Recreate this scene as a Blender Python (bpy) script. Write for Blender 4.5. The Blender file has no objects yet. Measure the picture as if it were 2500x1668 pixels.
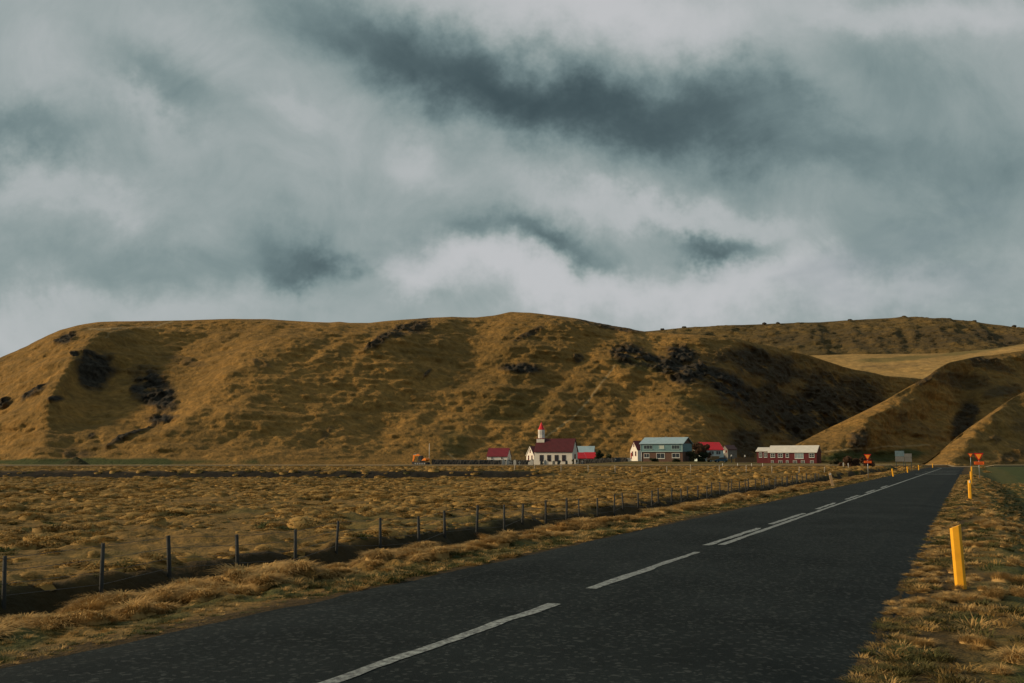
import bpy, bmesh, math, random
import numpy as np
from mathutils import Vector, Matrix, Euler

random.seed(7)
RNG = np.random.default_rng(11)
scene = bpy.context.scene
COL = scene.collection

# ------------------------------------------------------------------ camera
F = 2430.0                       # focal length in photo pixels (35 mm on a 36 mm wide frame, 2500 px)
TH = math.atan(286.0 / F)        # pitch: the horizon lies at row 1120 of 1668
H = 1.75                         # eye height above the road
CT, ST = math.cos(TH), math.sin(TH)
cam_d = bpy.data.cameras.new('camera')
cam_d.sensor_width = 36.0
cam_d.lens = 36.0 * F / 2500.0
cam_d.clip_start = 0.1
cam_d.clip_end = 20000.0
cam = bpy.data.objects.new('camera', cam_d)
cam.location = (0, 0, H)
cam.rotation_euler = (math.pi / 2 + TH, 0, 0)
COL.objects.link(cam)
scene.camera = cam

# ------------------------------------------------------------------ sun, exposure
SUN_EL, SUN_BETA = math.radians(22.0), math.radians(-2.0)
S = Vector((-math.cos(SUN_BETA) * math.cos(SUN_EL), math.sin(SUN_BETA) * math.cos(SUN_EL), math.sin(SUN_EL)))
sun_d = bpy.data.lights.new('sun', 'SUN')
sun_d.energy = 4.9
sun_d.angle = math.radians(5.0)   # the sun stands behind thin cloud
sun_d.color = (1.0, 0.73, 0.44)
sun = bpy.data.objects.new('sun', sun_d)
sun.rotation_euler = (-S).to_track_quat('-Z', 'Y').to_euler()
sun.location = (-40, -20, 60)
COL.objects.link(sun)
vs = scene.view_settings
vs.view_transform = 'Standard'
vs.look = 'None'
vs.exposure = 0.0
vs.gamma = 1.0
scene.cycles.use_denoising = True
scene.cycles.max_bounces = 6


# ------------------------------------------------------------------ pixel helpers (photo pixels, 2500 x 1668)
def zat(py, Y):
    k = (834.0 - py) / F
    return H + Y * (ST + k * CT) / (CT - k * ST)


def P(px, py, Y):
    z = zat(py, Y)
    return Vector(((px - 1250.0) / F * (Y * CT + (z - H) * ST), Y, z))


def ray(px, py):
    fx, fy = (px - 1250.0) / F, (834.0 - py) / F
    return Vector((fx, CT - fy * ST, ST + fy * CT))


def px_of(x, y, z):
    return 1250.0 + F * x / np.maximum(y * CT + (z - H) * ST, 0.5)


def py_of(x, y, z):
    return 834.0 - F * (-y * ST + (z - H) * CT) / np.maximum(y * CT + (z - H) * ST, 0.5)


# the road runs towards its vanishing point at photo pixel (2366, 1120)
_d = ray(2366, 1120)
DX, DY = _d.x / math.hypot(_d.x, _d.y), _d.y / math.hypot(_d.x, _d.y)
NX, NY = DY, -DX


def st(s, t, z=0.0):
    return Vector((s * NX + t * DX, s * NY + t * DY, z))


# ------------------------------------------------------------------ world: overcast sky with gaps
def build_world():
    w = bpy.data.worlds.new('World')
    scene.world = w
    w.use_nodes = True
    nt = w.node_tree
    N, L = nt.nodes, nt.links
    N.clear()

    def new(t, **kw):
        n = N.new(t)
        for k, v in kw.items():
            setattr(n, k, v)
        return n

    def math_(op, a, b=None, c=None, clamp=False):
        n = new('ShaderNodeMath', operation=op, use_clamp=clamp)
        for i, v in enumerate((a, b, c)):
            if v is None:
                continue
            if isinstance(v, (int, float)):
                n.inputs[i].default_value = v
            else:
                L.new(v, n.inputs[i])
        return n.outputs[0]

    tc = new('ShaderNodeTexCoord')
    sep = new('ShaderNodeSeparateXYZ')
    L.new(tc.outputs['Generated'], sep.inputs[0])
    X, Y, Z = sep.outputs
    # coordinates on a flat cloud deck: they shrink towards the horizon
    zz = math_('ADD', math_('ABSOLUTE', Z), 0.22)
    deck = new('ShaderNodeCombineXYZ')
    L.new(math_('DIVIDE', X, zz), deck.inputs[0])
    L.new(math_('DIVIDE', Y, zz), deck.inputs[1])
    # coordinates north of the road (tangent plane), for the big cloud masses
    yy = math_('MAXIMUM', Y, 0.02)
    tan = new('ShaderNodeCombineXYZ')
    L.new(math_('DIVIDE', X, yy), tan.inputs[0])
    L.new(math_('DIVIDE', Z, yy), tan.inputs[1])

    def noise(vec, scale, detail, rough, seed, dist=0.0):
        mp = new('ShaderNodeMapping')
        L.new(vec, mp.inputs[0])
        mp.inputs[1].default_value = (seed * 3.1, seed * 1.7, seed)
        n = new('ShaderNodeTexNoise')
        L.new(mp.outputs[0], n.inputs['Vector'])
        n.inputs['Scale'].default_value = scale
        n.inputs['Detail'].default_value = detail
        n.inputs['Roughness'].default_value = rough
        n.inputs['Distortion'].default_value = dist
        return n

    # warp the mass coordinates so that their outlines break up like clouds
    wn = noise(tan.outputs[0], 5.0, 6, 0.63, 2.0)
    sub = new('ShaderNodeVectorMath', operation='SUBTRACT')
    L.new(wn.outputs['Color'], sub.inputs[0])
    sub.inputs[1].default_value = (0.5, 0.5, 0.5)
    scl = new('ShaderNodeVectorMath', operation='SCALE')
    L.new(sub.outputs[0], scl.inputs[0])
    scl.inputs['Scale'].default_value = 0.19
    warp = new('ShaderNodeVectorMath', operation='ADD')
    L.new(tan.outputs[0], warp.inputs[0])
    L.new(scl.outputs[0], warp.inputs[1])

    masses = [  # photo pixel centre, half sizes in pixels, fall to the right in degrees, weight
        (1010, 100, 420, 120, 20, -0.41), (1450, 290, 430, 105, 10, -0.45), (1760, 240, 170, 100, 10, -0.24),
        (1200, 220, 260, 110, 25, -0.12),
        (2280, 420, 280, 130, 15, -0.15), (2120, 170, 300, 100, 20, -0.18), (1950, 330, 380, 70, 10, -0.13),
        (400, 200, 190, 75, 28, -0.22), (20, 310, 210, 70, 0, -0.24), (560, 650, 380, 85, 12, -0.17),
        (800, 680, 95, 48, 25, -0.36), (700, 590, 120, 70, 40, -0.14), (1330, 605, 190, 48, 5, -0.42),
        (1745, 598, 120, 45, 10, -0.42), (2100, 560, 250, 60, 15, -0.10), (100, 640, 300, 80, 0, -0.12),
        (1500, 40, 430, 95, 10, 0.42), (2300, 20, 500, 60, 0, 0.26), (1050, 705, 420, 60, 0, 0.36),
        (1750, 690, 700, 80, 0, 0.40), (1650, 515, 420, 45, 5, 0.28), (1010, 420, 110, 75, 20, 0.20),
        (270, 450, 160, 50, 10, 0.16), (40, 430, 130, 60, 0, 0.14), (330, 265, 120, 40, 30, 0.14),
        (20, 800, 200, 60, 0, 0.20), (180, 730, 350, 40, 0, 0.10), (680, 285, 100, 35, 10, 0.10)]
    total = None
    for (cx, cy, rx, ry, rot, wgt) in masses:
        d = ray(cx, cy)
        mp = new('ShaderNodeMapping', vector_type='TEXTURE')
        L.new(warp.outputs[0], mp.inputs[0])
        mp.inputs[1].default_value = (d.x / d.y, d.z / d.y, 0)
        mp.inputs[2].default_value = (0, 0, math.radians(-rot))
        mp.inputs[3].default_value = (rx / F * 1.25, ry / F * 1.25, 1e6)
        ln = new('ShaderNodeVectorMath', operation='DOT_PRODUCT')
        L.new(mp.outputs[0], ln.inputs[0])
        L.new(mp.outputs[0], ln.inputs[1])
        g = math_('EXPONENT', math_('MULTIPLY', ln.outputs['Value'], -1.7))
        g = math_('MULTIPLY', g, wgt * (1.0 if wgt < 0 else 0.8))
        total = g if total is None else math_('ADD', total, g)
    n1 = noise(deck.outputs[0], 0.85, 5, 0.56, 5.0, 0.25)
    n2 = noise(tan.outputs[0], 9.0, 6, 0.62, 9.0, 0.6)
    v = math_('ADD', total, 0.64)
    v = math_('ADD', v, math_('MULTIPLY', math_('SUBTRACT', n1.outputs[0], 0.5), 0.42))
    v = math_('ADD', v, math_('MULTIPLY', math_('SUBTRACT', n2.outputs[0], 0.5), 0.34))
    ramp = new('ShaderNodeValToRGB')
    L.new(v, ramp.inputs[0])
    cr = ramp.color_ramp
    cr.interpolation = 'B_SPLINE'
    cols = [(0.0, (0.042, 0.068, 0.077)), (0.22, (0.082, 0.122, 0.132)), (0.42, (0.175, 0.243, 0.250)),
            (0.58, (0.275, 0.338, 0.335)), (0.74, (0.40, 0.44, 0.44)), (1.0, (0.56, 0.565, 0.58))]
    while len(cr.elements) < len(cols):
        cr.elements.new(0.5)
    for e, (p, c) in zip(cr.elements, cols):
        e.position = p
        e.color = (*c, 1)
    sky = new('ShaderNodeTexSky')
    sky.sky_type = 'NISHITA'
    sky.sun_disc = False
    sky.sun_elevation = SUN_EL
    sky.sun_rotation = math.radians(270)
    sky.air_density = 1.0
    sky.dust_density = 2.0
    blue = new('ShaderNodeVectorMath', operation='SCALE')
    L.new(sky.outputs[0], blue.inputs[0])
    blue.inputs['Scale'].default_value = 0.06
    # thin places in the deck let a little of the clear sky through
    thin = new('ShaderNodeMapRange')
    L.new(n1.outputs[0], thin.inputs[0])
    thin.inputs[1].default_value = 0.38
    thin.inputs[2].default_value = 0.24
    thin.inputs[3].default_value = 0.04
    thin.inputs[4].default_value = 0.35
    mix = new('ShaderNodeMix', data_type='RGBA')
    L.new(thin.outputs[0], mix.inputs[0])
    L.new(ramp.outputs[0], mix.inputs[6])
    L.new(blue.outputs[0], mix.inputs[7])
    bg = new('ShaderNodeBackground')
    L.new(mix.outputs[2], bg.inputs[0])
    bg.inputs[1].default_value = 1.0
    out = new('ShaderNodeOutputWorld')
    L.new(bg.outputs[0], out.inputs[0])
    w.cycles.sampling_method = 'MANUAL'
    w.cycles.sample_map_resolution = 512


build_world()


# ------------------------------------------------------------------ numpy noise
def _hash(ix, iy, seed):
    h = (ix.astype(np.int64) * 374761393 + iy.astype(np.int64) * 668265263 + seed * 1442695041) & 0xFFFFFFFF
    h = ((h ^ (h >> 13)) * 1274126177) & 0xFFFFFFFF
    h = (h ^ (h >> 16)) & 0xFFFF
    return h.astype(np.float32) / 65535.0


def vnoise(x, y, seed=0):
    ix, iy = np.floor(x), np.floor(y)
    fx, fy = (x - ix).astype(np.float32), (y - iy).astype(np.float32)
    fx = fx * fx * fx * (fx * (fx * 6 - 15) + 10)
    fy = fy * fy * fy * (fy * (fy * 6 - 15) + 10)
    a, b = _hash(ix, iy, seed), _hash(ix + 1, iy, seed)
    c, d = _hash(ix, iy + 1, seed), _hash(ix + 1, iy + 1, seed)
    return ((a + (b - a) * fx) * (1 - fy) + (c + (d - c) * fx) * fy) * 2 - 1


def fbm(x, y, octaves=4, seed=0, gain=0.5):
    v, a, tot = 0.0, 1.0, 0.0
    ca, sa = math.cos(0.7), math.sin(0.7)
    for o in range(octaves):
        v = v + a * vnoise(x, y, seed + o * 17)
        tot += a
        x, y = (x * ca - y * sa) * 2.03 + 13.1, (x * sa + y * ca) * 2.03 + 7.7
        a *= gain
    return v / tot


def sstep(a, b, x):
    t = np.clip((x - a) / (b - a), 0, 1)
    return t * t * (3 - 2 * t)


# ------------------------------------------------------------------ mesh helpers
def link(o, parent=None):
    COL.objects.link(o)
    if parent is not None:
        o.parent = parent
    return o


def tag(o, label=None, cat=None, group=None, kind=None):
    if label:
        o['label'] = label
    if cat:
        o['category'] = cat
    if group:
        o['group'] = group
    if kind:
        o['kind'] = kind
    return o


def empty(name, loc, rz=0.0):
    o = bpy.data.objects.new(name, None)
    o.location = loc
    o.rotation_euler = (0, 0, rz)
    o.empty_display_size = 0.3
    return link(o)


def grid_mesh(name, X, Y, Z, mat, smooth=True, attrs=None, flip=False):
    nu, nv = X.shape
    co = np.stack([X, Y, Z], -1).reshape(-1, 3).astype(np.float32)
    idx = np.arange(nu * nv).reshape(nu, nv)
    q = np.stack([idx[:-1, :-1], idx[1:, :-1], idx[1:, 1:], idx[:-1, 1:]], -1).reshape(-1, 4)
    if flip:
        q = q[:, ::-1]
    me = bpy.data.meshes.new(name)
    me.vertices.add(len(co))
    me.vertices.foreach_set('co', co.ravel())
    me.loops.add(q.size)
    me.loops.foreach_set('vertex_index', q.ravel().astype(np.int32))
    me.polygons.add(len(q))
    me.polygons.foreach_set('loop_start', (np.arange(len(q)) * 4).astype(np.int32))
    me.polygons.foreach_set('use_smooth', np.full(len(q), smooth))
    me.update(calc_edges=True)
    for k, v in (attrs or {}).items():
        a = me.attributes.new(k, 'FLOAT', 'POINT')
        a.data.foreach_set('value', v.reshape(-1).astype(np.float32))
    me.materials.append(mat)
    o = bpy.data.objects.new(name, me)
    return link(o)


class MB:
    """Collects simple solids; build() links them as ONE mesh object."""

    def __init__(self):
        self.v, self.f = [], []

    def add(self, vs, fs):
        n = len(self.v)
        self.v += [tuple(p) for p in vs]
        self.f += [tuple(i + n for i in f) for f in fs]
        return self

    def box(self, x0, x1, y0, y1, z0, z1, m=None):
        vs = [Vector((x, y, z)) for z in (z0, z1) for y in (y0, y1) for x in (x0, x1)]
        if m is not None:
            vs = [m @ p for p in vs]
        return self.add(vs, [(0, 2, 3, 1), (4, 5, 7, 6), (0, 1, 5, 4), (1, 3, 7, 5), (3, 2, 6, 7), (2, 0, 4, 6)])

    def prism(self, poly, y0, y1, axis='y', m=None):
        n = len(poly)
        if axis == 'y':
            a = [Vector((p[0], y0, p[1])) for p in poly]
            b = [Vector((p[0], y1, p[1])) for p in poly]
        elif axis == 'x':
            a = [Vector((y0, p[0], p[1])) for p in poly]
            b = [Vector((y1, p[0], p[1])) for p in poly]
        else:
            a = [Vector((p[0], p[1], y0)) for p in poly]
            b = [Vector((p[0], p[1], y1)) for p in poly]
        vs = a + b
        if m is not None:
            vs = [m @ p for p in vs]
        return self.add(vs, [tuple(range(n)), tuple(range(2 * n - 1, n - 1, -1))] +
                        [(i, i + n, (i + 1) % n + n, (i + 1) % n) for i in range(n)])

    def tube(self, pts, radii, n=8, cap=True):
        pts = [Vector(p) for p in pts]
        base = len(self.v)
        for i, p in enumerate(pts):
            d = (pts[min(i + 1, len(pts) - 1)] - pts[max(i - 1, 0)]).normalized()
            u = d.cross(Vector((0.13, 0.97, 0.21))).normalized()
            w = d.cross(u)
            r = radii[i] if hasattr(radii, '__len__') else radii
            for k in range(n):
                a = 2 * math.pi * k / n
                self.v.append(tuple(p + u * (math.cos(a) * r) + w * (math.sin(a) * r)))
        for i in range(len(pts) - 1):
            for k in range(n):
                k2 = (k + 1) % n
                self.f.append((base + i * n + k, base + i * n + k2, base + (i + 1) * n + k2, base + (i + 1) * n + k))
        if cap:
            self.f.append(tuple(base + k for k in range(n))[::-1])
            self.f.append(tuple(base + (len(pts) - 1) * n + k for k in range(n)))
        return self

    def lathe(self, prof, n=8, m=None, phase=0.0):
        vs = []
        for (r, z) in prof:
            for k in range(n):
                a = 2 * math.pi * (k + phase) / n
                vs.append(Vector((r * math.cos(a), r * math.sin(a), z)))
        if m is not None:
            vs = [m @ p for p in vs]
        fs = []
        for i in range(len(prof) - 1):
            for k in range(n):
                k2 = (k + 1) % n
                fs.append((i * n + k, i * n + k2, (i + 1) * n + k2, (i + 1) * n + k))
        fs.append(tuple(range(n))[::-1])
        fs.append(tuple((len(prof) - 1) * n + k for k in range(n)))
        return self.add(vs, fs)

    def mesh(self, name, mat, smooth=False):
        me = bpy.data.meshes.new(name)
        me.from_pydata(self.v, [], self.f)
        bm = bmesh.new()
        bm.from_mesh(me)
        bmesh.ops.recalc_face_normals(bm, faces=bm.faces)
        bm.to_mesh(me)
        bm.free()
        if smooth:
            me.polygons.foreach_set('use_smooth', [True] * len(me.polygons))
        me.materials.append(mat)
        me.update()
        return me

    def build(self, name, mat, parent=None, smooth=False, bevel=0.0):
        o = bpy.data.objects.new(name, self.mesh(name, mat, smooth))
        if bevel:
            b = o.modifiers.new('bevel', 'BEVEL')
            b.width = bevel
            b.segments = 2
            b.limit_method = 'ANGLE'
        return link(o, parent)


def share(name, me, parent=None, loc=(0, 0, 0), rot=(0, 0, 0), scale=(1, 1, 1)):
    o = bpy.data.objects.new(name, me)
    o.location, o.rotation_euler, o.scale = loc, rot, scale
    return link(o, parent)


# ------------------------------------------------------------------ materials
def mat_new(name):
    m = bpy.data.materials.new(name)
    m.use_nodes = True
    nt = m.node_tree
    b = nt.nodes['Principled BSDF']
    return m, nt, b


def set_in(b, key, val):
    if key in b.inputs:
        b.inputs[key].default_value = val


def mat(name, col, rough=0.7, var=0.25, scale=6.0, bump=0.0, bscale=40.0, metal=0.0, spec=0.3, col2=None, stretch=(1, 1, 1)):
    m, nt, b = mat_new(name)
    N, L = nt.nodes, nt.links
    tc = N.new('ShaderNodeTexCoord')
    mp = N.new('ShaderNodeMapping')
    mp.inputs[3].default_value = stretch
    L.new(tc.outputs['Object'], mp.inputs[0])
    n = N.new('ShaderNodeTexNoise')
    n.inputs['Scale'].default_value = scale
    n.inputs['Detail'].default_value = 6
    n.inputs['Roughness'].default_value = 0.65
    L.new(mp.outputs[0], n.inputs['Vector'])
    r = N.new('ShaderNodeValToRGB')
    r.color_ramp.elements[0].position = 0.3
    r.color_ramp.elements[1].position = 0.7
    c2 = col2 if col2 else tuple(c * (1 - var) for c in col)
    r.color_ramp.elements[0].color = (*c2, 1)
    r.color_ramp.elements[1].color = (*tuple(min(1, c * (1 + var * 0.5)) for c in col), 1)
    L.new(n.outputs[0], r.inputs[0])
    L.new(r.outputs[0], b.inputs['Base Color'])
    b.inputs['Roughness'].default_value = rough
    b.inputs['Metallic'].default_value = metal
    set_in(b, 'Specular IOR Level', spec)
    if bump:
        n2 = N.new('ShaderNodeTexNoise')
        n2.inputs['Scale'].default_value = bscale
        n2.inputs['Detail'].default_value = 4
        L.new(mp.outputs[0], n2.inputs['Vector'])
        bp = N.new('ShaderNodeBump')
        bp.inputs['Strength'].default_value = 0.8
        bp.inputs['Distance'].default_value = bump
        L.new(n2.outputs[0], bp.inputs['Height'])
        L.new(bp.outputs[0], b.inputs['Normal'])
    return m


def mat_ribbed(name, col, pitch, depth, axis=0, rough=0.5, var=0.2, scale=0.8):
    """sheet metal or boarding with ribs along the object's own axis"""
    m = mat(name, col, rough, var, scale)
    nt = m.node_tree
    N, L = nt.nodes, nt.links
    b = N['Principled BSDF']
    tc = [n for n in N if n.type == 'TEX_COORD'][0]
    wv = N.new('ShaderNodeTexWave')
    wv.wave_type = 'BANDS'
    wv.bands_direction = 'XYZ'[axis]
    wv.inputs['Scale'].default_value = 2 * math.pi / 20.0 / pitch
    L.new(tc.outputs['Object'], wv.inputs['Vector'])
    bp = N.new('ShaderNodeBump')
    bp.inputs['Distance'].default_value = depth
    L.new(wv.outputs['Fac'], bp.inputs['Height'])
    L.new(bp.outputs[0], b.inputs['Normal'])
    return m


def attr(nt, name):
    a = nt.nodes.new('ShaderNodeAttribute')
    a.attribute_name = name
    return a.outputs['Fac']


def mixc(nt, fac, a, b):
    n = nt.nodes.new('ShaderNodeMix')
    n.data_type = 'RGBA'
    if isinstance(fac, (int, float)):
        n.inputs[0].default_value = fac
    else:
        nt.links.new(fac, n.inputs[0])
    for i, v in ((6, a), (7, b)):
        if isinstance(v, tuple):
            n.inputs[i].default_value = (*v, 1)
        else:
            nt.links.new(v, n.inputs[i])
    return n.outputs[2]


def noise_n(nt, vec, scale, detail=5, rough=0.6, dist=0.0):
    n = nt.nodes.new('ShaderNodeTexNoise')
    n.inputs['Scale'].default_value = scale
    n.inputs['Detail'].default_value = detail
    n.inputs['Roughness'].default_value = rough
    n.inputs['Distortion'].default_value = dist
    if vec is not None:
        nt.links.new(vec, n.inputs['Vector'])
    return n.outputs[0]


def maprange(nt, v, a, b, c=0.0, d=1.0):
    n = nt.nodes.new('ShaderNodeMapRange')
    nt.links.new(v, n.inputs[0])
    for i, x in enumerate((a, b, c, d)):
        n.inputs[i + 1].default_value = x
    return n.outputs[0]


def land_material(name, gold, mid, dark, big=0.03, fine=0.9, bumpd=0.35, rock_shade_col=(0.021, 0.019, 0.015)):
    """dry grass land: attributes green, soil and rock say where meadow, bare earth, basalt and painted shade lie"""
    m, nt, b = mat_new(name)
    L, N = nt.links, nt.nodes
    geo = N.new('ShaderNodeNewGeometry')
    pos = geo.outputs['Position']
    n1 = noise_n(nt, pos, big, 6, 0.62, 0.6)
    n2 = noise_n(nt, pos, fine * 0.3, 6, 0.7)
    n3 = noise_n(nt, pos, fine, 5, 0.7)
    c = mixc(nt, maprange(nt, n1, 0.36, 0.66), mid, gold)
    c = mixc(nt, maprange(nt, n2, 0.46, 0.70, 0.0, 0.75), c, dark)
    c = mixc(nt, maprange(nt, n3, 0.44, 0.68, 0.0, 0.7), c, tuple(x * 0.55 for x in mid))
    c = mixc(nt, maprange(nt, n3, 0.42, 0.30, 0.0, 0.5), c, tuple(min(1, x * 1.35) for x in gold))
    gcol = mixc(nt, n3, (0.022, 0.036, 0.012), (0.05, 0.068, 0.022))
    c = mixc(nt, attr(nt, 'green'), c, gcol)
    scol = mixc(nt, n3, (0.006, 0.0055, 0.0045), (0.020, 0.017, 0.010))
    c = mixc(nt, attr(nt, 'soil'), c, scol)
    rr = mixc(nt, maprange(nt, n3, 0.35, 0.7), tuple(x * 0.5 for x in rock_shade_col), tuple(x * 2.6 for x in rock_shade_col))
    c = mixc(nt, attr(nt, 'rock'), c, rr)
    c = mixc(nt, attr(nt, 'pale'), c, (0.33, 0.25, 0.13))
    L.new(c, b.inputs['Base Color'])
    b.inputs['Roughness'].default_value = 0.95
    set_in(b, 'Specular IOR Level', 0.1)
    n4 = noise_n(nt, pos, fine * 2.2, 4, 0.7)
    add = N.new('ShaderNodeMath')
    add.operation = 'ADD'
    L.new(n3, add.inputs[0])
    L.new(n4, add.inputs[1])
    bp = N.new('ShaderNodeBump')
    bp.inputs['Strength'].default_value = 1.0
    bp.inputs['Distance'].default_value = bumpd
    L.new(add.outputs[0], bp.inputs['Height'])
    L.new(bp.outputs[0], b.inputs['Normal'])
    return m


GOLD, MIDG, DARKG = (0.30, 0.172, 0.048), (0.175, 0.108, 0.033), (0.085, 0.064, 0.023)
M_GROUND = land_material('dry_field', (0.215, 0.132, 0.04), (0.125, 0.083, 0.027), (0.06, 0.048, 0.018), 0.12, 1.6, 0.10)
M_HILL = land_material('hill_grass', GOLD, MIDG, DARKG, 0.018, 0.42, 0.9)
M_MEADOW = land_material('pale_meadow', (0.36, 0.235, 0.085), (0.27, 0.175, 0.06), (0.14, 0.10, 0.035), 0.01, 0.2, 0.6)
M_SCRUB = land_material('scrub_hill', (0.15, 0.10, 0.034), (0.085, 0.062, 0.024), (0.035, 0.032, 0.015), 0.012, 0.14, 1.8)


# ------------------------------------------------------------------ ground height
def G(x, y, fine=True):
    x = np.asarray(x, dtype=np.float64)
    y = np.asarray(y, dtype=np.float64)
    s = x * NX + y * NY
    ppx = 1250.0 + F * x / np.maximum(y * CT, 0.5)
    zl = np.interp(y, [0, 20, 110, 128, 215, 300], [-0.56, -0.56, -0.46, -0.1, -0.05, 0.0])
    # the far ditch and its bank
    wob = 1.6 * fbm(x * 0.05, y * 0 + 3, 3, 5)
    m = sstep(1400, 1290, ppx) * (y > 60)
    zl = zl - m * 1.1 * np.exp(-((y - 115 - wob) / 2.0) ** 2) + m * 0.5 * np.exp(-((y - 121 - wob) / 2.4) ** 2)
    # farm terrace
    farm = np.interp(ppx, [-600, 1180, 1300, 1420, 1540, 1700, 1840, 2010, 2300], [0, 0.1, 0, 0.25, 1.0, 0.95, 0.45, 0.4, 0.2])
    zl = zl + farm * sstep(240, 262, y)
    # crossing road embankment
    yr = 228 + 0.02 * x
    zl = zl + 0.34 * sstep(6.5, 3.2, np.abs(y - yr))
    zr = np.interp(y, [0, 90, 150, 215], [-1.45, -1.3, -0.5, -0.05])
    zr = np.where(s > 5, zr + 0.34 * sstep(6.5, 3.2, np.abs(y - yr)) + farm * sstep(240, 262, y), zr)
    tt = x * DX + y * DY
    fade = sstep(235, 215, tt)
    # profile across the road
    road = np.full_like(s, -0.06)
    dz = -1.7
    a = sstep(-14.2, -15.7, s)          # far bank of the roadside ditch up to the field
    left = np.interp(s, [-15.7, -14.2, -13.3, -12.3, -11.2, -9.4, -7.9], [dz, dz, dz, -0.95, -0.46, -0.22, -0.07])
    zleft = left * (1 - a) + zl * a
    b = np.clip((s - 0.3) / 3.0, 0, 1)
    b = b * b * (3 - 2 * b)
    zright = -0.07 * (1 - b) + zr * b
    z = np.where(s < -7.9, zleft, np.where(s > -0.9, zright, road))
    far = np.where(s < -4.3, zl, zr)
    z = z * fade + far * (1 - fade)
    if fine:
        fieldm = sstep(-15.2, -16.6, s) * sstep(225, 180, y)
        hum = fbm(x * 0.62, y * 0.62, 3, 21)
        hum = np.maximum(hum + 0.15, 0) ** 1.2
        big = fbm(x * 0.06, y * 0.06, 3, 31)
        z = z + fieldm * (0.42 * hum * (0.65 + 0.5 * big) + 0.06 * fbm(x * 2.3, y * 2.3, 2, 41))
        vm = sstep(-13.6, -12.2, s) * sstep(-8.6, -9.8, s)
        z = z + vm * (0.22 * np.maximum(fbm(x * 1.5, y * 1.5, 3, 51) + 0.2, 0) + 0.05 * vnoise(x * 5, y * 5, 8))
        bank = sstep(-12.9, -13.6, s) * sstep(-16.6, -15.2, s)
        z = z + bank * 0.22 * fbm(x * 1.1, y * 1.1, 4, 61)
        rm = sstep(-0.6, 1.2, s)
        z = z + rm * fade * (0.13 * np.maximum(fbm(x * 1.2, y * 1.2, 3, 71) + 0.1, 0) + 0.03 * vnoise(x * 4, y * 4, 9))
    return z


def gz(x, y):
    return float(G(np.array([x]), np.array([y]), True)[0])


def build_ground():
    az = np.concatenate([np.linspace(-180, -36, 40), np.linspace(-35, 33, 800), np.linspace(34.5, 180, 40)])
    r = np.concatenate([[0.3, 1.5, 3.0], np.geomspace(4.2, 135, 600), np.linspace(136, 270, 110),
                        np.geomspace(274, 9000, 40)])
    A, R = np.meshgrid(np.radians(az), r, indexing='ij')
    X, Y = R * np.sin(A), R * np.cos(A)
    Z = G(X, Y)
    Z = np.where(R > 600, Z - (R - 600) * 0.002, Z)
    s = X * NX + Y * NY
    ppx = np.where(Y > 1, px_of(X, Y, Z), np.where(X > 0, 9999, -9999))
    n = fbm(X * 0.25, Y * 0.25, 4, 91)
    n2 = fbm(X * 0.9, Y * 0.9, 3, 95)
    green = 0.45 * sstep(0.1, 0.5, fbm(X * 0.09, Y * 0.09, 4, 101)) * (s < -15)
    green = np.maximum(green, sstep(2.2, 6.0, s + n) * 0.95 * (Y > -50))
    green = np.maximum(green, 0.8 * sstep(-0.3, 1.2, s + 1.1 * n2) * (s > -2) * (Y > -50))
    green = np.maximum(green, 0.75 * sstep(-9.9, -9.2, s + 0.4 * n2) * sstep(-8.1, -8.7, s + 0.2 * n2) * sstep(-0.2, 0.3, n2 + 0.1))
    # meadow at the foot of the hill, lawns of the farm
    green = np.maximum(green, 0.9 * sstep(236, 242, Y) * sstep(640, 420, ppx + 60 * n))
    green = np.maximum(green, 0.55 * sstep(236, 246, Y) * sstep(1380, 1480, ppx) * sstep(-0.3, 0.4, n + 0.25))
    soil = sstep(-12.4, -13.0, s) * sstep(-16.2, -15.4, s + 0.5 * n2) * (Y > 0) * sstep(210, 180, Y) * 0.85
    wob = 1.6 * fbm(X * 0.05, Y * 0 + 3, 3, 5)
    m = sstep(1400, 1290, ppx) * (Y > 60)
    soil = np.maximum(soil, m * sstep(113.2, 114.6, Y - wob + n2) * sstep(122.5, 119.5, Y - wob + 1.2 * n2))
    yr = 228 + 0.02 * X
    soil = np.maximum(soil, 0.75 * sstep(-6.8, -5.8, Y - yr) * sstep(-3.4, -4.2, Y - yr) * (Y > 200))  # near side of the embankment painted dark in place of its shade
    # crumbled shoulder of the asphalt
    soil = np.maximum(soil, 0.8 * sstep(-8.9, -8.2, s + 0.35 * n2) * (s < -4) * (Y > -60))
    soil = np.maximum(soil, 0.75 * sstep(0.5, -0.4, s + 0.5 * n2) * (s > -4) * (Y > -60))
    soil = np.maximum(soil, 0.9 * sstep(120, 128, Y) * sstep(175, 150, Y) * sstep(10, 14, s) * sstep(-0.6, 0.1, n + 0.35))
    rock = np.zeros_like(X)
    pale = np.zeros_like(X)
    o = grid_mesh('ground', X, Y, Z, M_GROUND, True, dict(green=green, soil=soil, rock=rock, pale=pale), flip=True)
    tag(o, 'flat dry grass fields with roadside ditch', None, None, 'structure')


build_ground()


# ------------------------------------------------------------------ hills
def ell(px, py, lst, nx):
    m = np.zeros_like(px)
    for (cx, cy, rx, ry, rot, w) in lst:
        a = math.radians(rot)
        dx, dy = px - cx, py - cy
        u = (dx * math.cos(a) + dy * math.sin(a)) / rx
        v = (-dx * math.sin(a) + dy * math.cos(a)) / ry
        d = np.sqrt(u * u + v * v) + nx
        m = np.maximum(m, w * sstep(1.3, 0.6, d))
    return m


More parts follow.
